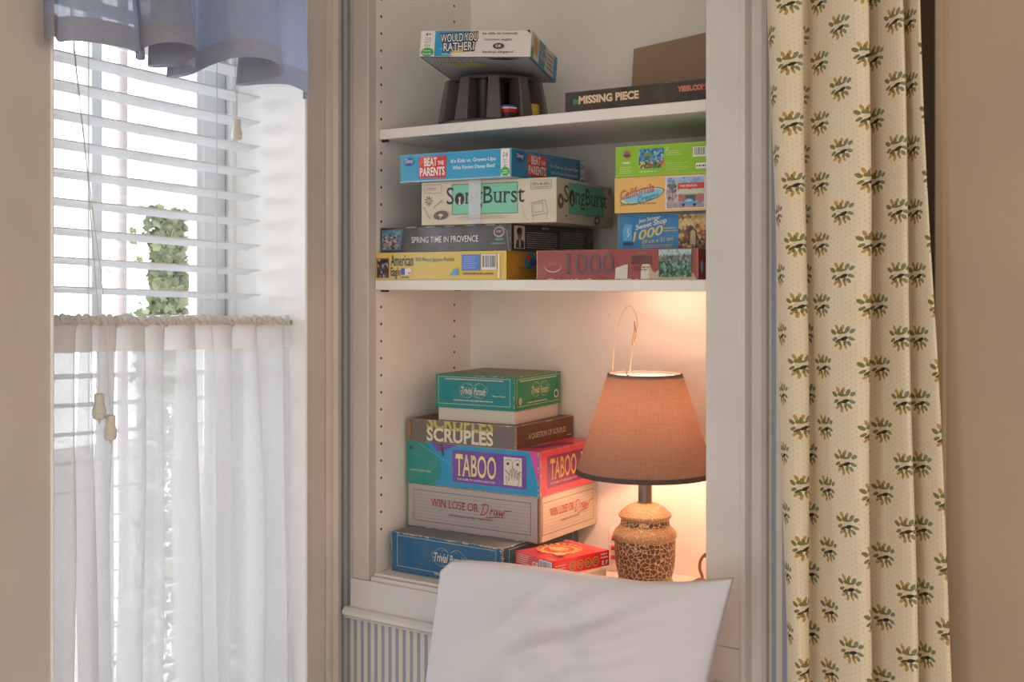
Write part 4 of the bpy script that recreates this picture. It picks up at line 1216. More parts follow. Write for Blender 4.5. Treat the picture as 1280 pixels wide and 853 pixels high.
# ------------------------------------------------------------------ top shelf
SH = 0.2966
rk = empty('chip_rack', (-1.305, 1.885, z(SH)), R(35), label='round dark brown plastic chip rack standing on the top shelf', cat='rack')
HR = 0.093
b = MB(); b.lathe([(0.092, 0), (0.110, 0), (0.110, 0.006), (0.104, 0.010), (0.02, 0.010)], 48); under_ = b.build('base', M['rack'], rk, smooth='auto')
b = MB(); b.lathe([(0.030, 0.010), (0.030, HR - 0.004)], 32); b.build('hub', M['rackdark'], rk, smooth='auto')
b = MB(); b.lathe([(0.012, HR - 0.006), (0.088, HR - 0.006), (0.092, HR - 0.003), (0.088, HR), (0.05, HR), (0.045, HR + 0.004), (0.02, HR + 0.005), (0.012, HR + 0.001)], 48); b.build('top_plate', M['rack'], rk, smooth='auto')
for k in range(10):
    a = -PI / 2 + k * 2 * PI / 10
    ct, st_ = math.cos(a), math.sin(a)
    b = MB()
    vs = []
    for zz, ro, wo_, wi in ((0.008, 0.109, 0.0150, 0.007), (HR * 0.55, 0.103, 0.0122, 0.006), (HR - 0.004, 0.096, 0.0105, 0.005)):
        for r_, w2 in ((ro, wo_ * 0.86), (ro - 0.004, wo_), (ro - 0.011, wo_ * 0.9), (0.062, wi)):
            pass
        ring = [(ro, -wo_ * 0.8), (ro, wo_ * 0.8), (ro - 0.003, wo_), (ro - 0.012, wo_ * 0.9), (0.058, wi), (0.058, -wi), (ro - 0.012, -wo_ * 0.9), (ro - 0.003, -wo_)]
        vs += [(r_ * ct - t_ * st_, r_ * st_ + t_ * ct, zz) for r_, t_ in ring]
    fs = [[i * 8 + j, i * 8 + (j + 1) % 8, (i + 1) * 8 + (j + 1) % 8, (i + 1) * 8 + j] for i in range(2) for j in range(8)] + [list(range(8))[::-1], list(range(16, 24))]
    b.add(vs, fs); b.build('fin', M['rack'], rk)
    if k not in (0,):
        a2 = a + PI / 10
        b = MB(); b.lathe([(0.0135, 0.010), (0.0135, 0.014), (0.0125, 0.016), (0.0125, HR - 0.006)], 20, c=(0.060 * math.cos(a2), 0.060 * math.sin(a2))); b.build('chip_tube', M['rackdark'], rk, smooth='auto')


def chip(kslot, zz, col, label, hgt=0.0034, rad=0.0185, rr_=0.084):
    a = -PI / 2 + kslot * 2 * PI / 10 + PI / 10 + R(35)
    b = MB(); b.lathe([(rad - 0.001, 0), (rad, 0.0006), (rad, hgt - 0.0006), (rad - 0.001, hgt), (rad * 0.6, hgt), (rad * 0.58, hgt - 0.0003)], 32)
    for q in range(8):
        t = q * PI / 4
        b.box(rad * math.cos(t) - 0.0012, rad * math.cos(t) + 0.0012, rad * math.sin(t) - 0.0012, rad * math.sin(t) + 0.0012, 0.0008, hgt - 0.0008)
    o = b.build('poker_chip', col, smooth='auto', loc=(-1.305 + rr_ * math.cos(a), 1.885 + rr_ * math.sin(a), z(SH + zz)))
    return tag(o, label, 'chip', 'poker chips in the rack')


M['chipred'] = plastic('chip_red', (0.62, 0.03, 0.04), .35); M['chipwhite'] = plastic('chip_white', (.80, .78, .76), .35); M['chipblue'] = plastic('chip_blue', (.04, .08, .35), .35); M['chipyellow'] = plastic('chip_yellow', (.75, .55, .06), .35)
zz = 0.0102
for k in range(3): chip(0, zz, M['rackdark'], 'dark chip at the bottom of the stack in the rack slot'); zz += 0.0034
for k in range(2): chip(0, zz, M['chipred'], 'red poker chip between the rack fins under the white one'); zz += 0.0034
chip(0, zz, M['chipwhite'], 'white poker chip resting on the red chips in the rack'); zz += 0.0034
chip(0, zz, M['chipblue'], 'blue poker chip on top of the white chip in the rack')
zz = 0.0102
for k in range(9): chip(1, zz, M['chipyellow'], 'yellow poker chip stacked at the right side of the rack', rr_=0.084); zz += 0.0034

WB = rgb(222, 218, 210); CY = rgb(30, 150, 200)
bx = Box('board_game_box', -1.1485, 1.7751, 19.05, 0.2116, 0.212, 0.4044, 0.0490, dict(f=WB, r=WB, t=WB, b=rgb(176, 178, 182), l=rgb(40, 130, 180), k=CY), edge=rgb(200, 204, 206))
F = bx.F
F.rect(0.012, 0.03, 0.135, 0.97, rgb(230, 228, 222)); F.text('4+', 0.045, 0.78, 0.10, 0.92, INK, 0.01, 0.2); F.greek(0.04, 0.50, 0.10, 0.74, 4, rgb(120, 116, 110), 141, .4, .1); F.text('12+', 0.045, 0.38, 0.095, 0.47, INK, 0.01)
F.ell(0.073, 0.17, 0.058, 0.040, rgb(40, 168, 74)); F.text('Family', 0.035, 0.18, 0.105, 0.26, WHITE, .01); F.text('Favorite', 0.03, 0.07, 0.11, 0.15, WHITE, .01)
F.up(); F.poly([(0.137, 0.04), (0.137, 0.97), (0.46, 0.97), (0.40, 0.80), (0.44, 0.55), (0.36, 0.42), (0.28, 0.34), (0.29, 0.10), (0.24, 0.04)], CY); F.up(); F.poly([(0.20, 0.04), (0.22, 0.24), (0.18, 0.30), (0.24, 0.36), (0.27, 0.04)], rgb(90, 186, 226)); F.rect(0.10 + 0.04, 0.025, 0.30, 0.045, rgb(20, 100, 150))
F.text('WOULD YOU', 0.19, 0.57, 0.52, 0.88, WHITE, 0.010, 0, False, outline=INK, oamt=0.11, rot=R(3)); F.text('RATHER?', 0.22, 0.22, 0.50, 0.54, WHITE, 0.010, 0, False, outline=INK, oamt=0.11, rot=R(3))
F.rect(0.30, 0.17, 0.40, 0.235, rgb(222, 182, 50))
for t, u0, u1, v0, v1 in (('be able to instantly', 0.565, 0.88, 0.80, 0.93), ('summon eagles', 0.585, 0.83, 0.575, 0.70), ('backup singers?', 0.575, 0.85, 0.10, 0.24)): F.text(t, u0, v0 + 0.01, u1, v1 - 0.01, rgb(52, 48, 48), 0.008, 0.12)
F.ell(0.715, 0.40, 0.050, 0.026, rgb(66, 58, 56)); F.text('OR', 0.69, 0.35, 0.74, 0.45, WHITE, 0.02)
F.shape([(0.955, 0.99), (0.985, 0.99), (0.992, 0.86), (0.975, 0.92)], INK); F.wear('r', WHITE, 142, 6)
F = bx.R
F.rect(0.0, 0.0, 1, 0.05, rgb(30, 110, 160)); F.up(); F.poly([(0.28, 0.03), (0.30, 0.97), (0.52, 0.97), (0.56, 0.5), (0.50, 0.03)], CY)
F.up(); F.poly([(0.08, 0.30), (0.10, 0.92), (0.25, 0.86), (0.25, 0.24)], rgb(222, 170, 76)); F.greek(0.11, 0.4, 0.23, 0.8, 5, rgb(170, 110, 50), 143, .4); F.ell(0.045, 0.25, 0.05, 0.05, rgb(90, 170, 70)); F.rect(0.86, 0.03, 0.99, 0.97, CY)
F.text('WOULD YOU', 0.30, 0.55, 0.52, 0.80, WHITE, 0.02, outline=INK, oamt=0.05); F.text('RATHER?', 0.32, 0.25, 0.52, 0.5, WHITE, 0.02, outline=INK, oamt=0.05); F.greek(0.58, 0.15, 0.84, 0.85, 4, rgb(60, 56, 54), 144, .4)
F = bx.B
F.frame(0.01, 0.01, 0.99, 0.99, 3.0, rgb(30, 84, 130))
F.text('WOULD YOU', 0.10, 0.04, 0.48, 0.20, WHITE, 0.02, outline=INK, oamt=0.06); F.up(); F.poly([(0.20, 0.22), (0.45, 0.20), (0.60, 0.30), (0.40, 0.36), (0.24, 0.34)], rgb(190, 186, 110))
F.up(); F.poly([(0.60, 0.04), (0.76, 0.03), (0.90, 0.06), (0.78, 0.10), (0.64, 0.09)], INK)
for k in range(4): F.line([(0.66 + 0.18 * math.cos(t * PI / 8), 0.20 + k * 0.06 + 0.05 * math.sin(t * PI / 8)) for t in range(16)], 1.0, rgb(110, 110, 112))
bx.place(M['card'], 'white and blue question game box tilted on top of the round chip rack', 'game box', rot=(R(-3.2), R(2.9), R(19.05)))

MIS = rgb(56, 46, 42)
bx = Box('puzzle_box', -0.8000, 1.772, 0.0, 0.2745, 0.23, SH + 0.0002, 0.0360, dict(f=MIS, t=MIS, r=MIS, l=rgb(48, 40, 36)), bev=0.002, edge=rgb(80, 70, 62))
F = bx.F
F.text('the', 0.062, 0.38, 0.100, 0.68, rgb(60, 170, 80), 0.02, 0.2, rot=R(8)); F.text('MISSING PIECE', 0.105, 0.36, 0.535, 0.76, rgb(226, 196, 160), 0.045, 0.0); F.text('YEER.COM', 0.80, 0.50, 0.985, 0.74, rgb(206, 54, 44), 0.02, 0, False, outline=rgb(222, 196, 170), oamt=0.035)
F.wear('t', rgb(150, 130, 112), 151, 8, 0.0015); F.wear('l', PAPER, 152, 8)
bx.place(M['card'], 'long flat dark brown puzzle box with cream lettering at the right of the top shelf', 'puzzle box')

# corrugated board leaning behind it
b = MB()
P0, P1, P2, P3 = on_y(786.5, 128, 2.02), on_y(792.2, 61.3, 2.04), on_y(890, 30.8, 2.04), on_y(888, 120, 2.02)
P0.z = P3.z = z(SH + 0.001); 
P3.x = OPR + 0.004; P2.x = OPR + 0.004
th = Vector((0, 0.0045, 0))
b.add([P0, P1, P2, P3, P0 + th, P1 + th, P2 + th, P3 + th], [[0, 3, 2, 1], [4, 5, 6, 7], [0, 1, 5, 4], [1, 2, 6, 5], [2, 3, 7, 6], [3, 0, 4, 7]])
tag(b.build('cardboard_sheet', M['raw']), 'plain brown cardboard sheet leaning behind the dark box on the top shelf', 'cardboard')

# ------------------------------------------------------------------ table lamp
LX, LY = -0.990, 1.915
lamp = empty('table_lamp', (LX, LY, z(SB + 0.0005)), label='table lamp with crackled brown urn base and brown linen shade on the lower shelf', cat='lamp')
prof = [(0.040, 0.0), (0.050, 0.0), (0.052, 0.006), (0.048, 0.010), (0.0465, 0.014), (0.0485, 0.018), (0.0505, 0.022), (0.0485, 0.026), (0.0495, 0.032), (0.0535, 0.050), (0.0550, 0.070), (0.0555, 0.092), (0.0550, 0.098), (0.0575, 0.102), (0.0580, 0.107), (0.0550, 0.113), (0.0490, 0.119), (0.0450, 0.124), (0.0435, 0.133), (0.0455, 0.136), (0.0480, 0.139), (0.0480, 0.142), (0.0440, 0.147), (0.0350, 0.155), (0.0260, 0.160), (0.0200, 0.162), (0.014, 0.163)]
b = MB(); b.lathe(prof, 64, mis=[(0 if 8 <= i <= 11 or i == 17 else 1) for i in range(len(prof) - 1)])
b.build('base', [M['crackle'], M['cracklerim']], lamp, smooth='auto')
b = MB(); b.lathe([(0.0145, 0.161), (0.0145, 0.164), (0.0125, 0.165), (0.0125, 0.222), (0.015, 0.223), (0.015, 0.252), (0.006, 0.254)], 28); b.build('neck', M['metal'], lamp, smooth='auto')
ZB, ZT, RB, RT = 0.2165, 0.3985, 0.1265, 0.0680
b = MB()
pr = [(RB, ZB), (RT, ZT), (RT - 0.0012, ZT), (RB - 0.0012, ZB)]
n_ = 96
vs = [(r * math.cos(2 * PI * k / n_), r * math.sin(2 * PI * k / n_), zz) for r, zz in pr[:2] for k in range(n_ + 1)]
uv = [(k / n_ * 0.62, zz) for r, zz in pr[:2] for k in range(n_ + 1)]
b.add(vs, [[k, k + 1, n_ + 1 + k + 1, n_ + 1 + k] for k in range(n_)])
sd = b.build('lamp_shade', M['shade'], lamp, smooth=True, uv=uv)
b = MB(); b.lathe([(RB - 0.0016, ZB + 0.002), (RT - 0.0016, ZT - 0.002)], 96, caps=False)
b.build('lining', M['lining'], sd, smooth=True)
for r, zz, h in ((RB, ZB, 0.008), (RT, ZT - 0.0055, 0.006)):
    s2 = (RB - RT) / (ZT - ZB)
    b = MB(); b.lathe([(r + 0.0012, zz), (r + 0.0012 - s2 * h, zz + h), (r - 0.001 - s2 * h, zz + h), (r - 0.001, zz), (r + 0.0012, zz)], 96, caps=False)
    b.build('binding', M['shadetrim'], sd, smooth='auto')['label'] = 'dark binding round the shade edge'
b = MB()
for k in range(3):
    a = k * 2 * PI / 3 + 0.5
    b.tube([(0.006 * math.cos(a), 0.006 * math.sin(a), ZT - 0.03), ((RT - 0.002) * math.cos(a), (RT - 0.002) * math.sin(a), ZT - 0.006)], 0.0015, 6)
b.tube([(0, 0, 0.30), (0, 0, ZT - 0.02)], 0.003, 8)
b.build('shade_fitter', M['metal'], lamp)
g = G('frosted_bulb'); em = g.n('ShaderNodeEmission'); em.inputs['Color'].default_value = (1, 0.72, 0.42, 1); em.inputs['Strength'].default_value = 6.0
M['bulb'] = g.done(em.outputs[0])
b = MB(); b.lathe([(0.008, 0.246), (0.012, 0.250), (0.020, 0.262), (0.024, 0.275), (0.020, 0.288), (0.011, 0.296), (0.003, 0.298)], 24); b.build('bulb', M['bulb'], lamp, smooth=True)
li = bpy.data.lights.new('lamp_bulb', 'POINT'); li.energy = LAMP_W; li.color = (1.0, 0.53, 0.36); li.shadow_soft_size = 0.02
lo = bpy.data.objects.new('lamp_bulb_light', li); lo.location = (0, 0, 0.318); lo.parent = lamp; C.objects.link(lo)
# thin wire loop standing out of the shade
ax = Vector((math.cos(YAW), math.sin(YAW), 0))


def wl(px, py):
    q = on_y(px, py, LY); return Vector((q.x - LX, q.y - LY, q.z - z(SB)))


b = MB()
lp = [wl(*q) for q in ((765, 478), (767, 440), (771, 415), (777, 394), (785, 383), (791, 386), (796, 398), (796, 412), (793, 425), (790, 440), (787, 466), (786, 480))]
cr = catmull([tuple(q) for q in lp], 60)
b.tube([tuple(q) for q in cr], 0.0006, 6)
cr = catmull([tuple(wl(*q)) for q in ((793, 402), (793, 414), (790, 428), (791, 432), (795, 420), (793, 402))], 24)
b.tube([tuple(q) for q in cr], 0.0009, 6)
b.build('wire_loop', M['straw'], lamp)
b = MB()
cp = [(0.030, 0.035, 0.004), (0.045, 0.075, 0.004), (0.052, 0.105, 0.005), (0.060, 0.116, 0.010), (0.054, 0.118, 0.026), (0.056, 0.119, 0.042), (0.066, 0.119, 0.053), (0.085, 0.120, 0.055), (0.120, 0.122, 0.048), (0.150, 0.122, 0.03)]
b.tube([tuple(q) for q in catmull(cp, 50)], 0.0028, 8)
b.tube([(0.064, 0.119, 0.0515), (0.072, 0.119, 0.0555)], 0.0045, 8)
b.lathe([(0.012, 0.0005), (0.012, 0.006), (0.006, 0.010)], 16, c=(0.060, 0.110))
b.build('cord', M['lampcord'], lamp, smooth=True)

# ------------------------------------------------------------------ pillow on the bed below
def pillow():
    n, m = 110, 80
    W_, H_ = 0.545, 0.50
    front = []; uvs = []
    rr = np.random.RandomState(4)
    wr = [(rr.uniform(0.1, 0.9), rr.uniform(0.4, 1.0), rr.uniform(0.15, 0.9), rr.uniform(0.05, 0.25), rr.uniform(0.02, 0.05), rr.uniform(-0.015, 0.015)) for _ in range(30)]

    def pt(i, j, side):
        s, t = i / n, j / m
        # outline: rounded left top corner, sharp right top corner, hollow right side
        x = -0.5 * W_ + s * W_
        yl = 0.0
        x += 0.020 * (1 - t) * (-1) * (1 - s) * 0.9          # left edge flares downward
        x += -0.030 * s * math.sin(PI * (1 - t)) - 0.022 * s * (1 - t)
        h = t * H_
        top = np.interp(s, [0, 0.04, 0.10, 0.25, 0.45, 0.60, 0.72, 0.85, 1.0], [-0.036, -0.016, -0.010, -0.004, -0.001, 0.000, 0.001, 0.010, 0.028])
        dip = float(top) * t
        h += dip
        e = (math.sin(PI * min(max(s, 0), 1)) ** 0.62) * (math.sin(PI * t) ** 0.62)
        th_ = 0.080 * e
        if side == 0:
            for cx, cy, an, ln, wd, am in wr:
                dx, dy = (s - cx), (t - cy)
                u = dx * math.cos(an) + dy * math.sin(an); v = -dx * math.sin(an) + dy * math.cos(an)
                th_ += am * math.exp(-(v / wd) ** 2 - (u / ln) ** 2) * min(1, e * 1.6)
            # folds fanning from the top seam
            th_ += 0.015 * min(1, e * 1.3) * math.sin(34 * (s * 0.55 + t * 0.75) + 2 * math.sin(s * 9)) * math.exp(-((s - 0.42) / 0.24) ** 2) * t ** 2
            th_ += 0.012 * min(1, e * 1.3) * math.sin(46 * (t - 0.35 * s)) * math.exp(-((t - 0.80) / 0.10) ** 2 - ((s - 0.66) / 0.2) ** 2)
            return (x, -th_, h)
        return (x, th_ * 0.75, h)
    b = MB()
    N = (n + 1) * (m + 1)
    vs = [pt(i, j, sd_) for sd_ in (0, 1) for i in range(n + 1) for j in range(m + 1)]
    fs = []
    for sd_ in (0, 1):
        for i in range(n):
            for j in range(m):
                q = [i * (m + 1) + j, (i + 1) * (m + 1) + j, (i + 1) * (m + 1) + j + 1, i * (m + 1) + j + 1]
                q = [k + sd_ * N for k in q]
                fs.append(q if sd_ == 0 else q[::-1])
    b.add(vs, fs)
    o = b.build('pillow', M['cotton'], smooth=True)
    bm = bmesh.new(); bm.from_mesh(o.data); bmesh.ops.remove_doubles(bm, verts=bm.verts[:], dist=0.0002); bmesh.ops.recalc_face_normals(bm, faces=bm.faces[:]); bm.to_mesh(o.data); bm.free()
    return o


o = pillow()
o.location = (-0.975, 1.565, z(-0.965))
o.rotation_euler = (R(-9), 0, R(0))
tag(o, 'plump white pillow propped against the bookcase ledge below the lamp', 'pillow')
b = MB(); b.box(-1.50, -0.52, -0.25, 1.70, z(-1.16), z(-0.972), bev=0.05, seg=4)
tag(b.build('mattress', M['mattress'], smooth='auto'), 'white mattress under the pillow', 'mattress')
b = MB(); b.box(-1.48, -0.54, -0.22, 1.68, z(-1.30), z(-1.16), bev=0.01)
for xx in (-1.46, -0.62):
    for yy in (-0.2, 1.60): b.box(xx, xx + 0.06, yy, yy + 0.06, 0, z(-1.30))
tag(b.build('bed_frame', M['wood']), 'pale wooden bed frame under the mattress', 'bed')


# ------------------------------------------------------------------ hanging cloth
def sheet(top, bot, zt, zb, n=260, m=60, ease=1.0, zfun=None, jitter=None, rowarc=False):
    A = catmull(top, n); B_ = catmull(bot, n)
    vs, uv = [], []
    arc = np.concatenate([[0], np.cumsum(np.linalg.norm(np.diff(B_, axis=0), axis=1))])
    for j in range(m + 1):
        t = (j / m)
        k = t ** ease
        row = A * (1 - k) + B_ * k
        rarc = np.concatenate([[0], np.cumsum(np.linalg.norm(np.diff(row, axis=0), axis=1))])
        for i in range(n):
            zz = zt + (zb - zt) * t
            if zfun: zz += zfun(i / (n - 1), t)
            dx = jitter(arc[i], zz, t) if jitter else (0, 0)
            vs.append((row[i][0] + dx[0], row[i][1] + dx[1], zz)); uv.append((rarc[i] if rowarc else arc[i], zz))
    fs = [[j * n + i, j * n + i + 1, (j + 1) * n + i + 1, (j + 1) * n + i] for j in range(m) for i in range(n - 1)]
    return vs, uv, fs


# floral curtain on the right: px at the top of the picture, px at its foot, depth
CUR = [(960, 985, 1.640), (966, 991, 1.612), (980, 1000, 1.600), (1000, 1009, 1.606), (1006, 1013, 1.618), (1000, 1006, 1.632), (1008, 1014, 1.640), (1022, 1032, 1.622), (1045, 1050, 1.600), (1068, 1072, 1.588), (1084, 1086, 1.594), (1086, 1089, 1.606), (1074, 1076, 1.622), (1068, 1070, 1.634), (1082, 1086, 1.640), (1098, 1108, 1.626), (1113, 1128, 1.608), (1125, 1143, 1.600), (1128, 1148, 1.610), (1120, 1138, 1.624), (1118, 1134, 1.636), (1128, 1148, 1.636), (1139, 1168, 1.618), (1146, 1188, 1.606), (1148, 1193, 1.612), (1142, 1186, 1.628)]
top, bot = [], []
for a, c_, y_ in CUR:
    y_ -= 0.045
    top.append((on_y(a, 0, y_).x, y_)); bot.append((on_y(c_, 853, y_).x, y_))
# carry the same spread on above and below the view
zt_, zb_ = z(0.40), z(-0.56)
T2, B2 = [], []
for (xa, ya), (xb, yb) in zip(top, bot):
    d = (xb - xa) / (zb_ - zt_)
    T2.append((xa + d * (z(0.95) - zt_), ya)); B2.append((xb + d * (z(-0.80) - zb_), yb))


def jit(a, zz, t): return (0.0016 * math.sin(zz * 9 + a * 30), 0.0022 * math.sin(zz * 6 + a * 17))


vs, uv, fs = sheet(T2, B2, z(0.95), z(-0.80), 420, 90, jitter=jit, rowarc=True)
b = MB(); b.add(vs, fs)
o = b.build('curtain', M['sprig'], smooth=True, uv=uv)
tag(o, 'cream cotton curtain printed with olive flower sprigs hanging right of the bookcase', 'curtain')

# sheer cafe curtain across the lower window
RZ0, RZ1 = z(-0.0625), z(-0.0780)
RX = -1.597
rodz = lambda y: RZ0 + (RZ1 - RZ0) * (y - 1.09) / (1.622 - 1.09)
cafe = empty('cafe_curtain', (RX, 1.35, rodz(1.35)), label='sheer white cafe curtain gathered on a rod across the lower window', cat='curtain')
rr = random.Random(12)
ys = []
y_ = JL + 0.004
top, bot = [], []
k = 0
px = b0 = 60.0
while px < 352:
    w_ = rr.uniform(20, 44)
    p1 = min(px + w_, 357)
    w_ = p1 - px
    back = w_ * rr.choice((0.12, 0.22, 0.38, 0.5, 0.6))
    d = rr.uniform(0.011, 0.019)
    b1 = p1 + (rr.uniform(-9, 9) if p1 < 340 else 0)
    for q, x_ in ((px, 0.000), (px + w_ * 0.35, d * 0.75), (px + w_ * 0.75, d), (p1 - 1, d * 0.7), (p1 + 1, 0.1 * d), (p1 - back * 0.5, -d * 0.45), (p1 - back, -d * 0.55), (p1 - back - 1.5, -d * 0.8), (p1 - back * 0.45, -d)):
        yt = min(max(on_x(q, 403, RX).y, JL + 0.002), JR - 0.006)
        yb = min(max(on_x(b0 + (q - px) / w_ * (b1 - b0), 700, RX).y, JL + 0.002), JR - 0.004)
        top.append((RX + 0.002 + x_ * 0.5, yt)); bot.append((RX + 0.003 + x_ * 1.2, yb))
    px = p1; b0 = b1


def build_sheer():
    n, m = 900, 60
    A = catmull(top, n); B_ = catmull(bot, n)
    arc = np.concatenate([[0], np.cumsum(np.linalg.norm(np.diff(B_, axis=0), axis=1))])
    vs, uv, fs, mi = [], [], [], []
    zlo = z(-0.93)
    for j in range(m + 1):
        for i in range(n):
            zt = rodz(A[i][1]) - 0.004
            t = (j / m) ** 1.3
            k = min(1, (t / 0.35)) ** 0.7 if t > 0 else 0
            row = A[i] * (1 - k) + B_[i] * k
            zz = zt + (zlo - zt) * t
            sw = 0.003 * math.sin(zz * 7 + i * 0.02) * k
            vs.append((row[0] + sw * 0.6, min(row[1] + sw, JR - 0.002), zz)); uv.append((arc[i], zz))
    hd = [q for q in range(m) if abs((q / m) ** 1.3 * 0.86) < 0.036]
    for j in range(m):
        for i in range(n - 1):
            fs.append([j * n + i, j * n + i + 1, (j + 1) * n + i + 1, (j + 1) * n + i]); mi.append(1 if j in hd else 0)
    b = MB(); b.add(vs, fs); b.mi = mi
    o = b.build('curtain_panel', [M['sheer'], M['sheerhead']], smooth=True, uv=uv); under(o, cafe)
    # ruffled heading wrapped round the rod
    b = MB(); n2 = 900; vs = []; K = 12; uv = []
    for i in range(n2):
        y = JL + 0.004 + (JR - 0.010 - JL - 0.004) * i / (n2 - 1)
        ph = y * 520 + 3 * math.sin(y * 61)
        for q in range(K):
            a = 2 * PI * q / K
            r = 0.0072 + 0.0020 * math.sin(ph + 1.5 * math.sin(a * 2)) + (0.0030 * (1 + math.sin(ph * 0.7)) if 2 <= q <= 4 else 0)
            vs.append((RX + r * math.cos(a), y + 0.0015 * math.sin(ph * 1.3 + a), rodz(y) + r * math.sin(a))); uv.append((y, a * 0.01))
    fs = [[i * K + q, (i + 1) * K + q, (i + 1) * K + (q + 1) % K, i * K + (q + 1) % K] for i in range(n2 - 1) for q in range(K)]
    b.add(vs, fs); o = b.build('heading', M['sheerhead'], smooth=True, uv=uv); under(o, cafe)


build_sheer()
b = MB(); b.tube([(RX, JL + 0.001, rodz(JL)), (RX, JR - 0.0005, rodz(JR))], 0.0052, 12)
under(b.build('rod', M['wood'], smooth='auto'), cafe)

# valance
VZ = z(0.357)
hem = [(-1.552, 1.066), (-1.540, 1.058), (-1.522, 1.050), (-1.508, 1.052), (-1.516, 1.066), (-1.498, 1.076), (-1.486, 1.110), (-1.486, 1.160), (-1.500, 1.205), (-1.525, 1.226), (-1.530, 1.214), (-1.500, 1.198), (-1.462, 1.196), (-1.436, 1.214), (-1.432, 1.246), (-1.452, 1.272), (-1.484, 1.284), (-1.520, 1.266), (-1.545, 1.250), (-1.550, 1.268), (-1.530, 1.290), (-1.508, 1.304), (-1.512, 1.320), (-1.535, 1.312), (-1.560, 1.300), (-1.566, 1.322), (-1.545, 1.342), (-1.500, 1.344), (-1.458, 1.352), (-1.432, 1.382), (-1.430, 1.422), (-1.452, 1.462), (-1.486, 1.472), (-1.525, 1.456), (-1.552, 1.446), (-1.556, 1.468), (-1.530, 1.500), (-1.512, 1.530), (-1.514, 1.565), (-1.524, 1.598), (-1.540, 1.612), (-1.553, 1.614)]
topv = []
for i, (x, y) in enumerate(hem):
    ym = 1.02 + (1.60 - 1.02) * i / (len(hem) - 1)
    topv.append((-1.520 + (x + 1.51) * 0.45, ym * 0.40 + y * 0.60))


HEMC = catmull(hem, 420)


def zf(s, t):
    x = HEMC[int(round(s * 419))][0]
    return t ** 3 * (0.22 * (x + 1.495) + 0.004 * math.sin(s * 31))


vs, uv, fs = sheet(topv, hem, z(0.66), VZ, 420, 50, zfun=zf)
b = MB(); b.add(vs, fs); b.mi = [1 if k // 419 >= 44 else 0 for k in range(len(fs))]
o = b.build('valance', [M['valance'], M['valhem']], smooth=True, uv=uv)
tag(o, 'blue grey linen valance hanging in loose folds over the window top', 'valance')

# ------------------------------------------------------------------ venetian blind
BX = -1.677
slope = lambda y: (1.60 - y) * 0.040
bl = empty('window_blind', (BX, 1.35, z(0.36)), label='white horizontal slat blind with pull cords hanging inside the window', cat='blind')
ya, yb = JL + 0.006, 1.607
proto = None
b = MB()
sec = [(0.0190, 0.0052), (0.0190, 0.0028), (0.0095, 0.0016), (0.0, 0.0002), (-0.0095, -0.0026), (-0.0190, -0.0060), (-0.0190, -0.0036), (-0.0095, -0.0002), (0.0, 0.0026), (0.0095, 0.0040)]
n = len(sec)
b.add([(x, ya, zz + slope(ya)) for x, zz in sec] + [(x, yb, zz + slope(yb)) for x, zz in sec], [[i, (i + 1) % n, n + (i + 1) % n, n + i] for i in range(n)] + [list(range(n))[::-1], list(range(n, 2 * n))])
proto = b.build('slat', M['slat'])
sl = [proto]
proto.location = (BX, 0, z(0.3505 + 3 * 0.0475))
for k in range(1, 26):
    o = proto.copy(); C.objects.link(o); o.location = (BX, 0, z(0.3505 + (3 - k) * 0.0475)); sl.append(o)
for o in sl: under(o, bl)
b = MB(); b.box(BX - 0.026, BX + 0.022, ya, yb, z(0.535), z(0.580), bev=0.002)
b.box(BX - 0.012, BX + 0.012, JL, JR, z(0.58), z(0.90))
under(b.build('headrail', M['slat']), bl)
zbot = 0.3505 + (3 - 25.6) * 0.0475
b = MB(); b.box(BX - 0.020, BX + 0.020, ya, yb, z(zbot - 0.012), z(zbot), bev=0.003); under(b.build('bottom_rail', M['slat']), bl)
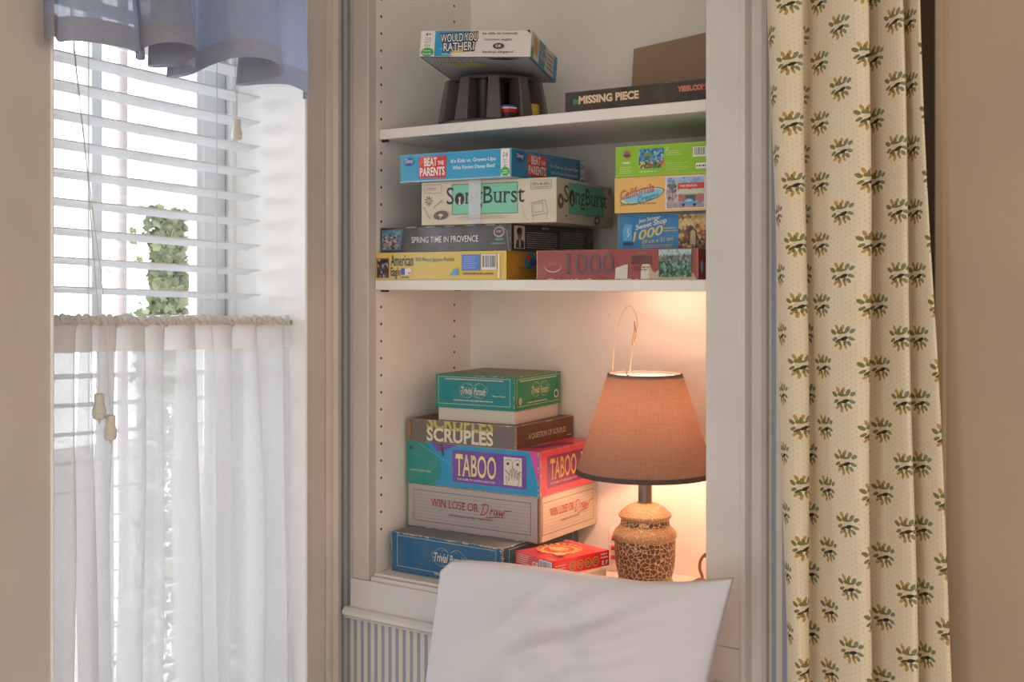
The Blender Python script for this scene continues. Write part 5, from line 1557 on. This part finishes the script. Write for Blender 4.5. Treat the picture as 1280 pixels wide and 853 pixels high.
for yy in (on_x(92, 300, BX - 0.02).y, on_x(262, 300, BX).y):
    for xx, r_ in ((BX + 0.0198, 0.0008), (BX - 0.0198, 0.0008)):
        b = MB(); b.tube([(xx, yy, z(0.54)), (xx, yy, z(zbot))], r_, 6); under(b.build('ladder_cord', M['cord']), bl)


def tassel(p, parent, s=1.0):
    b = MB()
    b.lathe([(0.0035 * s, 0.0), (0.0055 * s, 0.0), (0.0085 * s, -0.001), (0.0085 * s, -0.010 * s), (0.0080 * s, -0.016 * s), (0.0092 * s, -0.021 * s), (0.0110 * s, -0.026 * s), (0.0113 * s, -0.031 * s), (0.0106 * s, -0.032 * s), (0.0113 * s, -0.0335 * s), (0.0106 * s, -0.035 * s), (0.0110 * s, -0.037 * s), (0.0095 * s, -0.042 * s), (0.0050 * s, -0.044 * s), (0.0020 * s, -0.044 * s)], 24, c=(p.x, p.y), z0=p.z)
    b.tube([(p.x, p.y, p.z - 0.043 * s), (p.x, p.y + 0.001, p.z - 0.050 * s)], 0.0018 * s, 6)
    o = b.build('tassel', M['tassel'], smooth='auto'); under(o, bl); 
    o.parent = parent; o.matrix_parent_inverse = Matrix.Identity(4)
    return o


# right pull cord
q = on_x(296, 149, -1.640)
b = MB()
for d in (-0.002, 0.002): b.tube([(q.x - 0.01, q.y + d * 1.5, z(0.535)), (q.x, q.y + d, q.z + 0.06), (q.x, q.y + d * 0.4, q.z + 0.012), (q.x, q.y, q.z)], 0.0007, 6)
c1 = under(b.build('pull_cord', M['cord']), bl); tassel(q, c1, 0.9)
# left lift cords, each to its own tassel
for pts, s_ in ((((93, 57, -1.640), (106, 180, -1.63), (115, 290, -1.615), (121, 370, -1.585), (123, 400, -1.575), (124, 492, -1.570)), 0.95), (((92, 57, -1.645), (104, 170, -1.635), (118, 280, -1.62), (127, 350, -1.60), (131, 396, -1.578), (138, 519, -1.572)), 0.92)):
    P_ = [on_x(*p) for p in pts]
    b = MB(); b.tube([tuple(v) for v in catmull([(P_[0].x - 0.01, P_[0].y - 0.006, z(0.535))] + [tuple(v) for v in P_], 40)], 0.0008, 6)
    c1 = under(b.build('pull_cord', M['cord']), bl); tassel(P_[-1], c1, s_)
